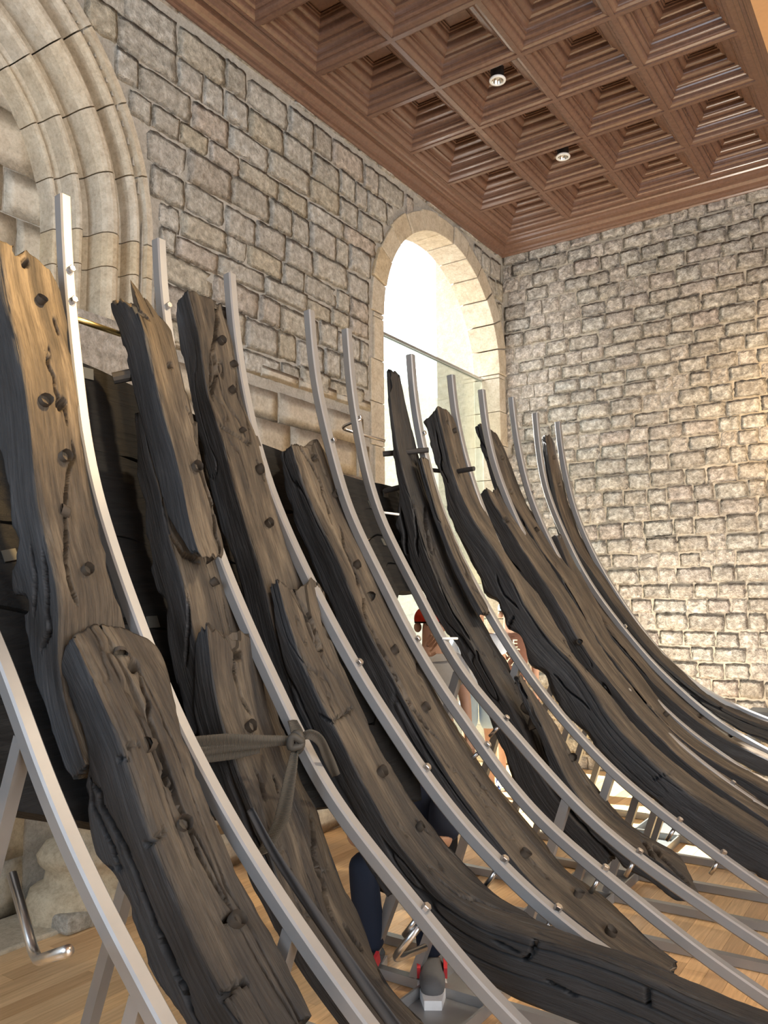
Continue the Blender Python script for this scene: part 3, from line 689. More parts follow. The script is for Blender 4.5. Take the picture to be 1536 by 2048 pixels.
    for e, sg in ((0, -1), (ns-1, 1)):
        ring = P3[e]; c0 = ring.mean(0); prev = idx[e]; tdir = np.array([t[0 if e == 0 else -1][0], 0, t[0 if e == 0 else -1][1]])
        for kk, k in enumerate((.8, .55, .3, .08)):
            nr = c0+(ring-c0)*k+tdir*(sg*.012*(1-k)*0+.016*vn(A_*5+k*7, A_*0+k*9, seed+80+e % 7))[:, None]; b = len(V)+len(cv); cv += nr.tolist(); cur = np.arange(b, b+na)
            qd = np.stack([prev, np.roll(prev, -1), np.roll(cur, -1), cur], -1)
            if (e == 0) == (not flip): pass
            caps.append(qd if (e == 0) != flip else qd[:, ::-1]); prev = cur
        caps.append(None); caps[-1] = ('fan', prev)
    V = np.vstack([V, np.array(cv)]); quads = [F]+[c for c in caps if not isinstance(c, tuple)]; F = np.vstack(quads); fans = [c[1] for c in caps if isinstance(c, tuple)]
    me = bpy.data.meshes.new(name); nl = len(F)*4; ng = sum(len(g) for g in fans)
    me.vertices.add(len(V)); me.vertices.foreach_set('co', V.astype(np.float32).ravel()); me.loops.add(nl+ng)
    lv = np.concatenate([F.ravel()]+[g for g in fans]); me.loops.foreach_set('vertex_index', lv.astype(np.int32)); me.polygons.add(len(F)+len(fans))
    st = list(range(0, nl, 4)); b = nl
    for g in fans: st.append(b); b += len(g)
    me.polygons.foreach_set('loop_start', np.array(st, np.int32)); me.update(calc_edges=True); me.validate()
    uvv = np.vstack([np.stack([SS, per+seed*1.7], -1).reshape(-1, 2), np.array([(c[0]*1.0+c[2], c[1]*.4+seed) for c in cv])])
    uv = me.uv_layers.new(name='UVMap'); li = np.zeros(len(me.loops), np.int32); me.loops.foreach_get('vertex_index', li); uv.data.foreach_set('uv', uvv[li].astype(np.float32).ravel())
    inn = np.clip(1-np.abs(a-2.5)/.62, 0, 1); inn = np.clip(inn*4, 0, 1)
    at_ = me.attributes.new('inner', 'FLOAT', 'POINT'); at_.data.foreach_set('value', np.r_[inn.ravel(), np.full(len(cv), .8)].astype(np.float32))
    tv = SS*0+darken
    if darkpts: tv = np.interp(SS/S, [p[0] for p in darkpts], [p[1] for p in darkpts])
    ta = me.attributes.new('tar', 'FLOAT', 'POINT'); ta.data.foreach_set('value', np.r_[tv.ravel(), np.full(len(cv), float(tv.mean()))].astype(np.float32))
    o = link(name, me, M['oak'], None, True); tag(o, label, 'ship timber', 'curved frame timbers of the hull')
    # bring the origin to the timber's lowest point
    zlo = V[V[:, 2].argmin()]
    me.transform(Matrix.Translation(-Vector(zlo))); o.location = zlo; o['yn'] = Yn
    return o
def bvh(o):
    me = o.data; v = np.zeros(len(me.vertices)*3, np.float32); me.vertices.foreach_get('co', v); v = v.reshape(-1, 3)+np.array(o.location)
    return BVHTree.FromPolygons([tuple(p) for p in v.tolist()], [tuple(p.vertices) for p in me.polygons])
def pegs(o, spots):
    t = bvh(o)
    for (x, y, r, h) in spots:
        h *= .55
        d = Vector(ray(x, y)); loc, nr, _, _ = t.ray_cast(Vector(CP), d.normalized())
        if loc is None: continue
        n = (nr-d.normalized()*.2).normalized(); mb = MB(); sg = random.uniform(.85, 1.1)
        q = Matrix.Translation(loc) @ n.to_track_quat('Z', 'Y').to_matrix().to_4x4(); k = 9
        prof = [(r*1.05, -.02), (r*sg, h*.5), (r*.92, h), (r*.5, h*1.02)]
        for rr, z in prof:
            for j in range(k):
                a = 2*math.pi*j/k; mb.v.append(tuple(q @ Vector((rr*math.cos(a)*(1+.08*math.sin(3*a)), rr*math.sin(a), z+.004*math.cos(a+x)))-Vector(o.location)))
        for i in range(3):
            for j in range(k): mb.f.append((i*k+j, i*k+(j+1) % k, (i+1)*k+(j+1) % k, (i+1)*k+j))
        mb.f.append(tuple(3*k+j for j in range(k)))
        me = bpy.data.meshes.new('treenail'); me.from_pydata(mb.v, [], mb.f); me.update(); me.materials.append(M['pegwood']); me.polygons.foreach_set('use_smooth', [True]*len(me.polygons))
        p = bpy.data.objects.new('treenail', me); COL.objects.link(p); p.parent = o
G = .03
T = {}
T['1a'] = timber('upper_futtock', 'tall golden-lit frame timber with a rounded top and two peg holes', 1.43,
  [(-8, 462), (-2, 510), (6, 576), (18, 619), (37, 697), (51, 783), (59, 849), (66, 939), (76, 1009), (90, 1075), (100, 1104), (111, 1147), (122, 1200), (124, 1250), (112, 1312), (107, 1350), (113, 1392), (128, 1432), (150, 1482), (180, 1550)],
  [(-125, 470), (-105, 600), (-85, 700), (-60, 800), (-22, 870), (4, 905), (6, 943), (14, 966), (16, 1056), (36, 1072), (27, 1136), (26, 1186), (48, 1199), (47, 1250), (54, 1308), (68, 1372), (86, 1422), (104, 1490), (122, 1540), (157, 1583)],
  [(40, 440), (62, 466), (78, 486), (103, 513), (117, 545), (129, 603), (141, 670), (144, 712), (155, 771), (167, 849), (177, 920), (187, 986), (205, 1060), (215, 1114), (229, 1168), (247, 1236), (262, 1300), (290, 1400), (330, 1550)], 1,
  top=[(0, .03), (1, .03), (2, .0), (2.5, .0), (2.85, .045), (3, .13), (3.5, .1)], rough=1.6,
  cracks=[([(94, 693), (98, 720), (105, 752), (113, 787), (125, 810), (131, 849)], .008, .04), ([(148, 884), (145, 920), (135, 955), (129, 1002), (131, 1041), (137, 1084)], .008, .05), ([(134, 1050), (132, 1082), (132, 1122), (138, 1157), (147, 1186), (158, 1211)], .009, .05), ([(109, 634), (117, 670)], .006, .03), ([(27, 465), (30, 490)], .006, .03), ([(85, 1100), (95, 1180), (98, 1260), (80, 1300)], .01, .04), ([(60, 1090), (72, 1160), (70, 1230)], .008, .03)],
  holes=[(37, 499, .02, .06), (51, 527, .015, .06), (123, 808, .02, .07)])
T['1b'] = timber('floor_timber', 'thick frame timber scarfed over its neighbour, blue-grey flank, webbing strap at its side', 1.435,
  [(134, 1255), (150, 1301), (172, 1347), (193, 1387), (215, 1419), (229, 1451), (247, 1494), (270, 1570), (300, 1660), (330, 1740), (365, 1820), (400, 1900), (440, 1980), (480, 2050), (530, 2130)],
  [(131, 1275), (118, 1336), (132, 1394), (150, 1451), (168, 1512), (166, 1568), (168, 1643), (186, 1711), (228, 1747), (243, 1794), (265, 1854), (286, 1912), (315, 1969), (344, 2012), (353, 2044), (400, 2130)],
  [(255, 1232), (286, 1265), (308, 1283), (326, 1308), (337, 1347), (347, 1394), (358, 1426), (372, 1472), (390, 1533), (410, 1590), (437, 1650), (465, 1715), (501, 1776), (536, 1847), (568, 1912), (600, 1976), (632, 2048), (680, 2140)], 2,
  top=[(0, .05), (1, .0), (2, .0), (2.4, -.05), (2.8, -.02), (3, .04)], wr=(.08, .33), mr=(.05, .32), darkpts=[(0, .1), (.3, .3), (.6, .6), (1, .75)],
  cracks=[([(276, 1347), (294, 1397), (304, 1451), (315, 1487), (333, 1551), (347, 1600)], .008, .04), ([(319, 1500), (333, 1561), (369, 1632), (394, 1700), (422, 1751), (462, 1815)], .008, .04),
          ([(183, 1557), (215, 1632), (251, 1700), (286, 1779), (315, 1858), (344, 1922), (397, 2048)], .01, .05), ([(179, 1582), (200, 1643), (236, 1726)], .008, .04), ([(319, 1883), (344, 1937)], .008, .04),
          ([(251, 1494), (283, 1487)], .006, .025), ([(233, 1521), (261, 1517)], .006, .025), ([(279, 1693), (315, 1675), (336, 1656)], .007, .03), ([(208, 1747), (243, 1732)], .007, .03), ([(440, 2001), (469, 1969), (494, 1962)], .008, .03), ([(444, 1840), (470, 1828)], .008, .03)],
  holes=[(268, 1332, .018, .05)])
T['2a'] = timber('upper_futtock', 'split-topped frame timber with two splintered prongs and a broken lower end', 1.93,
  [(238, 545), (262, 595), (287, 642), (297, 697), (309, 744), (324, 806), (340, 869), (355, 923), (369, 986), (378, 1040), (392, 1095), (410, 1132)],
  [(190, 520), (219, 592), (223, 623), (238, 658), (246, 697), (258, 752), (270, 814), (285, 860), (300, 920), (320, 985), (335, 1030), (358, 1078), (385, 1118)],
  [(248, 520), (273, 564), (297, 595), (324, 634), (344, 658), (352, 681), (359, 712), (371, 771), (385, 830), (391, 869), (402, 920), (414, 966), (430, 1009), (441, 1056), (450, 1100), (442, 1130)], 3,
  top=[(0, .12), (.9, .05), (1.05, .03), (1.5, .06), (2, .16), (2.15, .17), (2.4, .05), (2.62, -.02), (2.8, .06), (3, .14)], bot=[(0, .05), (1, .04), (2, .0), (3, .0)], mr=(.04, .25), ragged=.02,
  cracks=[([(392, 890), (385, 850), (375, 815)], .007, .03), ([(395, 905), (402, 940), (420, 1000), (432, 1060), (438, 1110)], .008, .04), ([(262, 585), (278, 620), (300, 640)], .009, .05)], holes=[(340, 731, .012, .05)])
T['2c'] = timber('frame_timber', 'dark ragged-edged frame timber passing behind the split-topped one', 1.935,
  [(276, 800), (290, 870), (306, 930), (322, 985), (333, 1040), (342, 1085), (358, 1132), (372, 1175), (380, 1222), (395, 1290), (420, 1370), (450, 1450)],
  [(262, 800), (268, 850), (273, 884), (272, 947), (291, 1009), (286, 1056), (295, 1111), (308, 1182), (327, 1208), (329, 1279), (344, 1354), (358, 1408), (385, 1480)],
  [(395, 800), (400, 900), (425, 1040), (442, 1129), (452, 1168), (466, 1222), (483, 1250), (505, 1310), (540, 1400), (570, 1480)], 4, mr=(.03, .3), ragged=.03, rough=1.6,
  cracks=[([(325, 1000), (340, 1060), (365, 1110), (400, 1125)], .01, .04), ([(380, 1190), (377, 1260), (372, 1330)], .008, .03)], darken=.15)
T['2b'] = timber('floor_timber', 'frame timber bound by the knotted webbing strap', 1.925,
  [(410, 1225), (418, 1279), (422, 1336), (433, 1408), (447, 1470), (466, 1560), (482, 1620), (505, 1695), (535, 1770), (580, 1860), (640, 1950), (725, 2060), (790, 2130)],
  [(398, 1240), (384, 1293), (379, 1390), (386, 1451), (412, 1540), (438, 1610), (470, 1690), (505, 1780), (550, 1870), (610, 1965), (690, 2075), (760, 2150)],
  [(500, 1258), (512, 1272), (516, 1285), (526, 1322), (541, 1372), (550, 1394), (568, 1455), (597, 1521), (611, 1572), (640, 1612), (650, 1658), (672, 1722), (690, 1776), (715, 1815), (729, 1858), (747, 1915), (772, 1962), (804, 2001), (844, 2037), (930, 2110)], 5,
  top=[(0, .08), (1, .02), (2, .0), (2.2, .02), (2.45, .07), (2.6, .07), (2.75, .0), (2.9, .05), (3, .03)], ragged=.03, mr=(.05, .3), darkpts=[(0, .1), (.35, .45), (1, .65)],
  cracks=[([(465, 1322), (483, 1394), (498, 1426)], .008, .04), ([(622, 1625), (625, 1700), (650, 1786), (668, 1844)], .009, .04), ([(512, 1540), (524, 1580), (530, 1600)], .009, .03), ([(545, 1550), (560, 1600)], .006, .03), ([(690, 1850), (720, 1900)], .01, .03)], holes=[(476, 1312, .016, .06), (466, 1280, .01, .04)])
T['3a'] = timber('upper_futtock', 'flat-topped frame timber with a long split down its face', 2.32,
  [(360, 560), (369, 634), (391, 697), (410, 763), (426, 814), (441, 853), (457, 916), (473, 978), (492, 1045), (506, 1090), (522, 1135), (536, 1193), (550, 1262), (575, 1345), (610, 1425), (660, 1520), (710, 1605), (765, 1690), (825, 1780)],
  [(345, 568), (352, 634), (359, 697), (371, 752), (383, 810), (395, 869), (406, 920), (422, 986), (440, 1055), (462, 1122), (480, 1193), (498, 1265), (519, 1329), (550, 1390), (590, 1465), (640, 1555), (680, 1630), (715, 1708), (760, 1785), (822, 1850)],
  [(448, 545), (456, 570), (463, 595), (471, 634), (484, 677), (496, 732), (502, 791), (512, 841), (527, 888), (541, 931), (549, 966), (562, 1045), (570, 1084), (583, 1115), (604, 1160), (625, 1220), (650, 1300), (690, 1400)], 6,
  top=[(0, .02), (1, .02), (2, .0), (2.7, .0), (2.8, .03), (3, .01)], mr=(.04, .3),
  cracks=[([(440, 556), (433, 610), (437, 640), (427, 700), (430, 740), (425, 790)], .011, .07), ([(422, 700), (418, 760), (426, 800)], .006, .03), ([(440, 850), (470, 870), (500, 890)], .006, .02), ([(515, 920), (530, 960)], .008, .03)], holes=[(491, 780, .02, .06)], darkpts=[(0, 0), (.4, .1), (.8, .5), (1, .6)])
T['3b'] = timber('floor_timber', 'long black-flanked frame timber with a forked upper end, running low to the right', 2.315,
  [(548, 1130), (557, 1168), (572, 1222), (586, 1272), (608, 1322), (625, 1361), (640, 1397), (665, 1440), (690, 1490), (720, 1550), (751, 1607), (788, 1670), (836, 1733), (882, 1785), (930, 1825), (986, 1850), (1058, 1872), (1150, 1898), (1272, 1942), (1360, 1982), (1440, 2018), (1536, 2055), (1640, 2095)],
  [(543, 1150), (548, 1229), (553, 1279), (566, 1343), (584, 1401), (607, 1450), (643, 1510), (672, 1560), (705, 1620), (740, 1690), (775, 1750), (830, 1830), (885, 1900), (940, 1955), (1022, 2001), (1104, 2032), (1190, 2062), (1300, 2110), (1420, 2160)],
  [(622, 1105), (640, 1138), (652, 1193), (665, 1250), (679, 1308), (701, 1365), (729, 1422), (754, 1479), (779, 1526), (811, 1575), (847, 1622), (922, 1713), (980, 1770), (1037, 1813), (1090, 1845), (1143, 1866), (1200, 1890), (1265, 1908), (1326, 1932), (1358, 1951), (1416, 1976), (1487, 2005), (1536, 2021), (1640, 2060)], 7,
  top=[(0, .1), (1, .03), (2, .02), (2.15, .04), (2.45, .2), (2.52, .22), (2.6, .05), (2.75, .0), (3, .06)], mr=(.05, .32), darkpts=[(0, .1), (.35, .35), (.55, .85), (1, .95)], ragged=.01,
  cracks=[([(604, 1190), (610, 1215), (622, 1250), (640, 1293)], .011, .06), ([(640, 1430), (665, 1445), (700, 1422), (708, 1412)], .006, .02), ([(1068, 1876), (1072, 1894), (1061, 1915), (1046, 1920)], .007, .03), ([(1093, 1962), (1154, 1994)], .007, .03), ([(986, 1880), (1040, 1905)], .007, .03), ([(880, 1760), (920, 1790), (960, 1800)], .006, .02), ([(1290, 1975), (1302, 2000), (1298, 2020)], .006, .02), ([(830, 1640), (860, 1665)], .006, .02)], holes=[(640, 1295, .014, .05)])
T['4'] = timber('frame_timber', 'long smooth frame timber with a narrow raised horn on its broken top', 2.865,
  [(578, 868), (583, 905), (598, 960), (617, 1019), (637, 1069), (654, 1105), (672, 1145), (697, 1215), (718, 1278), (743, 1329), (772, 1383), (805, 1438), (844, 1495), (893, 1565), (947, 1636), (1001, 1698), (1040, 1745), (1093, 1800), (1160, 1855), (1240, 1910), (1340, 1975)],
  [(553, 885), (562, 925), (570, 980), (590, 1058), (613, 1112), (642, 1170), (665, 1229), (684, 1280), (710, 1330), (754, 1410), (808, 1490), (851, 1556), (893, 1612), (947, 1676), (1000, 1735), (1050, 1790), (1120, 1850), (1220, 1930)],
  [(630, 835), (638, 851), (650, 894), (668, 941), (687, 999), (711, 1050), (735, 1097), (760, 1150), (794, 1229), (822, 1283), (862, 1354), (901, 1430), (944, 1497), (986, 1562), (1025, 1609), (1093, 1693), (1136, 1743), (1201, 1786), (1254, 1833), (1297, 1876), (1340, 1908), (1420, 1965)], 8,
  top=[(0, .03), (1, .03), (2, .02), (2.4, .02), (2.6, .04), (2.68, -.01), (2.85, -.05), (3, .02)], mr=(.05, .3), darkpts=[(0, .05), (.5, .25), (1, .45)],
  cracks=[([(679, 1050), (697, 1111), (715, 1157), (733, 1229), (754, 1283), (790, 1354), (830, 1426), (880, 1480)], .008, .045), ([(594, 866), (602, 901), (615, 920), (640, 970), (648, 999), (664, 1050)], .007, .035), ([(1080, 1790), (1130, 1840), (1170, 1870)], .007, .03), ([(940, 1540), (990, 1610)], .006, .03)], holes=[(629, 916, .016, .06)])
T['5a'] = timber('frame_timber', 'blackened shredded frame timber with a thin tapering top by the arched opening', 3.83,
  [(776, 728), (781, 800), (793, 880), (803, 940), (816, 1000), (822, 1050), (838, 1105), (862, 1165), (892, 1225), (925, 1280), (955, 1330), (985, 1385), (1016, 1435), (1045, 1490), (1072, 1550), (1100, 1610), (1150, 1670), (1235, 1735)],
  [(772, 735), (775, 784), (779, 823), (785, 894), (790, 941), (797, 985), (788, 1045), (806, 1105), (826, 1140), (844, 1194), (868, 1230), (892, 1267), (913, 1300), (945, 1350), (962, 1395), (985, 1455), (1006, 1510), (1022, 1569), (1053, 1627), (1093, 1665), (1150, 1705), (1229, 1750)],
  [(795, 722), (800, 741), (812, 804), (824, 855), (836, 902), (848, 941), (864, 990), (880, 1040), (895, 1095), (915, 1145), (945, 1205), (980, 1265), (1000, 1297), (1026, 1342), (1055, 1390), (1085, 1435), (1105, 1490), (1125, 1545), (1170, 1600), (1260, 1690)], 9, wr=(.05, .25), mr=(.015, .25), rough=1.6, darken=1.0,
  cracks=[([(800, 1020), (812, 1080), (820, 1130)], .014, .05), ([(850, 1010), (852, 1060), (868, 1110)], .014, .06), ([(826, 1000), (832, 1060), (838, 1110)], .01, .04), ([(880, 1050), (905, 1120), (940, 1180)], .01, .05), ([(1040, 1360), (1075, 1430), (1085, 1490)], .008, .04)], ragged=.01)
T['5s'] = timber('frame_sliver', 'slender brown splinter of timber beside the shredded black one', 3.93,
  [(840, 905), (856, 965), (872, 1020), (892, 1075), (912, 1125), (935, 1170), (960, 1215), (972, 1236)],
  [(832, 905), (846, 965), (860, 1020), (880, 1075), (900, 1128), (922, 1175), (945, 1218), (964, 1240)],
  [(850, 895), (868, 960), (888, 1020), (910, 1075), (932, 1122), (955, 1168), (974, 1210), (982, 1230)], 10, wr=(.03, .12), mr=(.03, .1), wd=.07, md=.06, darken=.3)
T['5b'] = timber('floor_timber', 'short dark frame timber ending in a ragged pointed tip above the floor', 3.82,
  [(1030, 1340), (1052, 1385), (1075, 1430), (1100, 1485), (1122, 1535), (1155, 1590), (1205, 1645), (1265, 1690), (1330, 1728), (1385, 1775), (1428, 1825)],
  [(1026, 1350), (1042, 1395), (1062, 1440), (1085, 1490), (1100, 1545), (1128, 1605), (1180, 1670), (1245, 1738), (1290, 1760), (1344, 1797), (1412, 1815), (1425, 1830)],
  [(1038, 1335), (1053, 1366), (1092, 1420), (1116, 1452), (1147, 1510), (1170, 1541), (1209, 1590), (1256, 1645), (1283, 1665), (1351, 1700), (1373, 1722), (1401, 1758), (1412, 1797), (1434, 1829)], 11, wr=(.03, .25), mr=(.03, .25), darken=.55, rough=1.5, ragged=.03, bot=[(0, .16), (1, .02), (1.6, .0), (2, .03), (2.5, .1), (3, .2)],
  cracks=[([(1040, 1360), (1060, 1410), (1080, 1450)], .01, .04), ([(1300, 1690), (1340, 1730), (1380, 1770)], .012, .05), ([(1280, 1680), (1310, 1720)], .01, .04)])
T['6'] = timber('frame_timber', 'broad frame timber with a knobbly weathered crown and a through-peg', 4.30,
  [(873, 803), (881, 840), (891, 880), (899, 918), (914, 964), (937, 1019), (965, 1062), (993, 1100), (1018, 1145), (1053, 1212), (1098, 1275), (1145, 1322), (1186, 1378), (1225, 1440), (1272, 1492), (1327, 1540), (1370, 1580), (1430, 1620), (1483, 1652), (1560, 1695), (1660, 1745)],
  [(846, 850), (862, 902), (873, 941), (886, 968), (891, 1019), (906, 1066), (930, 1109), (941, 1132), (958, 1155), (966, 1194), (990, 1203), (1001, 1230), (1012, 1259), (1040, 1272), (1057, 1330), (1090, 1350), (1100, 1385), (1131, 1430), (1190, 1493), (1217, 1524), (1265, 1574), (1326, 1622), (1355, 1663), (1434, 1717), (1487, 1743), (1536, 1762), (1640, 1800)],
  [(893, 800), (904, 823), (922, 863), (934, 902), (945, 941), (958, 980), (984, 1045), (1012, 1105), (1050, 1158), (1084, 1195), (1116, 1255), (1155, 1318), (1217, 1385), (1280, 1460), (1340, 1515), (1420, 1575), (1536, 1650), (1640, 1710)], 12, mr=(.06, .32), wr=(.06, .34),
  top=[(0, .06), (1, .06), (1.6, .03), (2, .0), (2.6, .0), (3, .04)], rough=1.8, darkpts=[(0, .05), (.3, .2), (.7, .35), (1, .5)],
  cracks=[([(1081, 1143), (1100, 1194), (1112, 1237), (1147, 1284), (1174, 1327)], .013, .06), ([(1209, 1370), (1233, 1405), (1260, 1436)], .009, .04), ([(1104, 1350), (1155, 1397), (1180, 1420)], .007, .03), ([(1030, 1230), (1018, 1245), (1012, 1262)], .008, .03), ([(872, 860), (878, 900), (884, 940)], .008, .03), ([(884, 930), (892, 965)], .006, .03), ([(990, 1150), (1010, 1190), (1040, 1215)], .008, .03), ([(1300, 1560), (1340, 1545)], .006, .02)])
T['7b'] = timber('frame_timber', 'frame timber with a short horned top wedged behind the broad one', 4.76,
  [(962, 965), (975, 1005), (990, 1050), (1016, 1105), (1055, 1160), (1090, 1210), (1125, 1270), (1165, 1325), (1220, 1385), (1285, 1452), (1340, 1505), (1420, 1563), (1536, 1640), (1640, 1700)],
  [(950, 972), (962, 1010), (978, 1055), (1002, 1112), (1038, 1168), (1075, 1222), (1110, 1284), (1150, 1340), (1205, 1400), (1270, 1467), (1330, 1522), (1410, 1582), (1530, 1660), (1640, 1722)],
  [(1000, 955), (1008, 985), (1030, 1022), (1062, 1072), (1100, 1130), (1150, 1203), (1200, 1290), (1250, 1355), (1305, 1420), (1395, 1510), (1536, 1610), (1640, 1672)], 13, wr=(.06, .3), mr=(.04, .2),
  top=[(0, .02), (1, .02), (2, .0), (2.3, .04), (2.5, .05), (2.75, -.03), (3, .03)], cracks=[([(1139, 1186), (1166, 1213), (1209, 1276)], .008, .04), ([(980, 1060), (1010, 1110), (1040, 1140)], .009, .04)], darken=.15, holes=[(1012, 1040, .02, .05)])
T['7'] = timber('frame_timber', 'upright narrow-topped frame timber crossed by a steel tube, in front of the back wall', 5.2,
  [(958, 838), (966, 880), (977, 920), (990, 960), (1008, 1005), (1030, 1050), (1060, 1100), (1095, 1150), (1130, 1205), (1170, 1265), (1215, 1325), (1265, 1385), (1320, 1440), (1380, 1490), (1450, 1535), (1560, 1595), (1660, 1645)],
  [(947, 841), (954, 876), (965, 915), (978, 954), (995, 1005), (1014, 1055), (1045, 1110), (1078, 1165), (1110, 1222), (1150, 1285), (1195, 1345), (1245, 1405), (1300, 1460), (1360, 1515), (1440, 1565), (1540, 1625), (1640, 1680)],
  [(980, 835), (987, 848), (995, 868), (1010, 895), (1026, 934), (1041, 973), (1058, 1013), (1090, 1059), (1106, 1091), (1126, 1116), (1155, 1155), (1188, 1208), (1225, 1278), (1272, 1334), (1307, 1381), (1350, 1432), (1405, 1483), (1444, 1510), (1536, 1557), (1640, 1610)], 14, wr=(.06, .3), mr=(.04, .25),
  top=[(0, .02), (1, .01), (2, .0), (2.5, .02), (3, .04)], cracks=[([(1040, 1040), (1075, 1100), (1110, 1150)], .008, .04), ([(1240, 1350), (1290, 1405), (1340, 1450)], .008, .03)], holes=[(1023, 983, .016, .04), (1005, 915, .014, .04)], darken=.12)
T['8b'] = timber('floor_timber', 'low frame timber with dark bolt recesses nearest the back wall but one', 5.64,
  [(1112, 1062), (1128, 1105), (1146, 1150), (1172, 1200), (1209, 1256), (1249, 1307), (1288, 1347), (1346, 1401), (1405, 1450), (1483, 1493), (1570, 1533), (1660, 1575)],
  [(1103, 1070), (1115, 1115), (1130, 1165), (1155, 1215), (1192, 1275), (1230, 1328), (1270, 1370), (1325, 1424), (1385, 1474), (1462, 1520), (1550, 1562), (1640, 1605)],
  [(1120, 1060), (1135, 1095), (1155, 1132), (1178, 1168), (1217, 1229), (1245, 1260), (1288, 1311), (1327, 1358), (1385, 1412), (1444, 1455), (1536, 1508), (1640, 1560)], 15, wr=(.04, .25), mr=(.06, .25), darken=.2,
  top=[(2, .0), (2.5, .03), (3, -.02)], holes=[(1400, 1432, .016, .05), (1462, 1470, .016, .05)])
T['9'] = timber('frame_timber', 'last frame timber with a slim finger-like top, against the back wall', 6.09,
  [(1089, 862), (1095, 900), (1102, 940), (1112, 990), (1126, 1040), (1145, 1085), (1168, 1122), (1190, 1150), (1225, 1203), (1268, 1260), (1311, 1310), (1350, 1345), (1405, 1390), (1444, 1413), (1491, 1438), (1560, 1468), (1660, 1505)],
  [(1083, 872), (1086, 915), (1092, 973), (1102, 1025), (1114, 1072), (1138, 1112), (1170, 1150), (1190, 1180), (1233, 1243), (1268, 1288), (1311, 1337), (1366, 1390), (1424, 1430), (1483, 1465), (1540, 1492), (1640, 1530)],
  [(1100, 848), (1107, 862), (1113, 903), (1124, 950), (1135, 997), (1147, 1032), (1161, 1071), (1186, 1115), (1209, 1151), (1248, 1205), (1288, 1260), (1327, 1307), (1366, 1342), (1405, 1381), (1444, 1405), (1491, 1424), (1560, 1448), (1660, 1480)], 16, wr=(.05, .25), mr=(.04, .25), darkpts=[(0, 0), (.3, .1), (.5, .5), (1, .7)],
  top=[(0, .02), (1, .02), (2, .0), (2.5, -.01), (3, .04)], holes=[(1108, 915, .014, .04), (1120, 970, .014, .04)])
PEG = {'1a': [(80, 602, .018, .012), (94, 714, .02, .012), (88, 803, .02, .012), (126, 914, .02, .012), (133, 1025, .02, .016), (171, 1142, .018, .012)], '1b': [(240, 1302, .02, .006), (300, 1491, .022, .012), (365, 1651, .02, .006), (470, 1843, .022, .008)],
       '2a': [(391, 936, .02, .012)], '2c': [(425, 1166, .016, .01)], '2b': [(498, 1455, .02, .02)], '3a': [(441, 683, .018, .012), (464, 729, .016, .012), (462, 781, .018, .012), (482, 862, .012, .008), (517, 940, .02, .012), (536, 1048, .018, .012)],
       '3b': [(761, 1546, .02, .01), (838, 1656, .014, .008)], '4': [(668, 990, .018, .02), (712, 1131, .018, .012), (742, 1194, .02, .01), (787, 1302, .02, .008), (848, 1416, .02, .008), (1155, 1791, .018, .008), (1220, 1867, .02, .004), (1048, 1709, .02, .008)],
       '6': [(907, 862, .016, .01), (1052, 1098, .02, .012), (1146, 1255, .016, .01)], '7': [(1072, 1060, .018, .012), (1330, 1430, .018, .01)], '5b': [(1143, 1515, .02, .01)], '7b': [(1160, 1285, .018, .01)]}
for k, v in PEG.items(): pegs(T[k], v)
def longpeg(k, a, b, ya, yb, r):
    o = T[k]; A = Vector(onY(*a, ya))-o.location; B = Vector(onY(*b, yb))-o.location
    m = MB().tube([A, A.lerp(B, .5), B], [r, r*1.05, r*.95], 10); me = bpy.data.meshes.new('through_peg'); me.from_pydata(m.v, [], m.f); me.update(); me.materials.append(M['iron'])
    p = bpy.data.objects.new('through_peg', me); COL.objects.link(p); p.parent = o
longpeg('5a', (766, 908), (857, 900), 3.84, 4.0, .016); longpeg('6', (915, 943), (948, 937), 4.36, 4.33, .015); longpeg('2a', (226, 757), (300, 742), 1.90, 2.0, .022); longpeg('6', (862, 940), (880, 942), 4.36, 4.36, .013); longpeg('5a', (770, 982), (820, 970), 3.9, 3.9, .016)
# ------------------------------------------------------------------ outer planking
def hull(Y):
    """outer hull line (x,z by distance from the top) at station Y, from the cradle curves"""
    ys = YP; i = int(np.clip(np.searchsorted(ys, Y)-1, 0, 10)); f = np.clip((Y-ys[i])/(ys[i+1]-ys[i]), 0, 1); out = []
    for c in (CURVE[i], CURVE[i+1]):
        t, n = inward(c); o = c-n*.27; s = np.r_[0, np.cumsum(np.linalg.norm(np.diff(o, axis=0), axis=1))]; g = np.linspace(0, 3.4, 171); out.append(np.stack([np.interp(g, s, o[:, 0]), np.interp(g, s, o[:, 1])], 1))
    return out[0]*(1-f)+out[1]*f, np.linspace(0, 3.4, 171)
def arc_at(Y, py):
    h, g = hull(Y); q, _ = proj(np.stack([h[:, 0], np.full(len(h), Y), h[:, 1]], 1)); return float(np.interp(py, q[:, 1], g))
YT = [.75, 1.9, 2.9, 3.75, 4.6]; AT = [arc_at(1.5, 640), arc_at(1.9, 718), arc_at(2.9, 885), arc_at(3.7, 955), arc_at(3.9, 985)]
AB = [arc_at(1.35, 1655), arc_at(1.9, 1630), arc_at(2.9, 1600), arc_at(3.7, 1245), arc_at(3.8, 1230)]
NS = 5
lab = ['topmost tarred hull plank behind the frame timbers, its upper edge catching warm light', 'second tarred hull plank down behind the frame timbers', 'third tarred hull plank down behind the frame timbers', 'fourth tarred hull plank down behind the frame timbers', 'lowest tarred hull plank behind the frame timbers, above the column base']
PLK = []
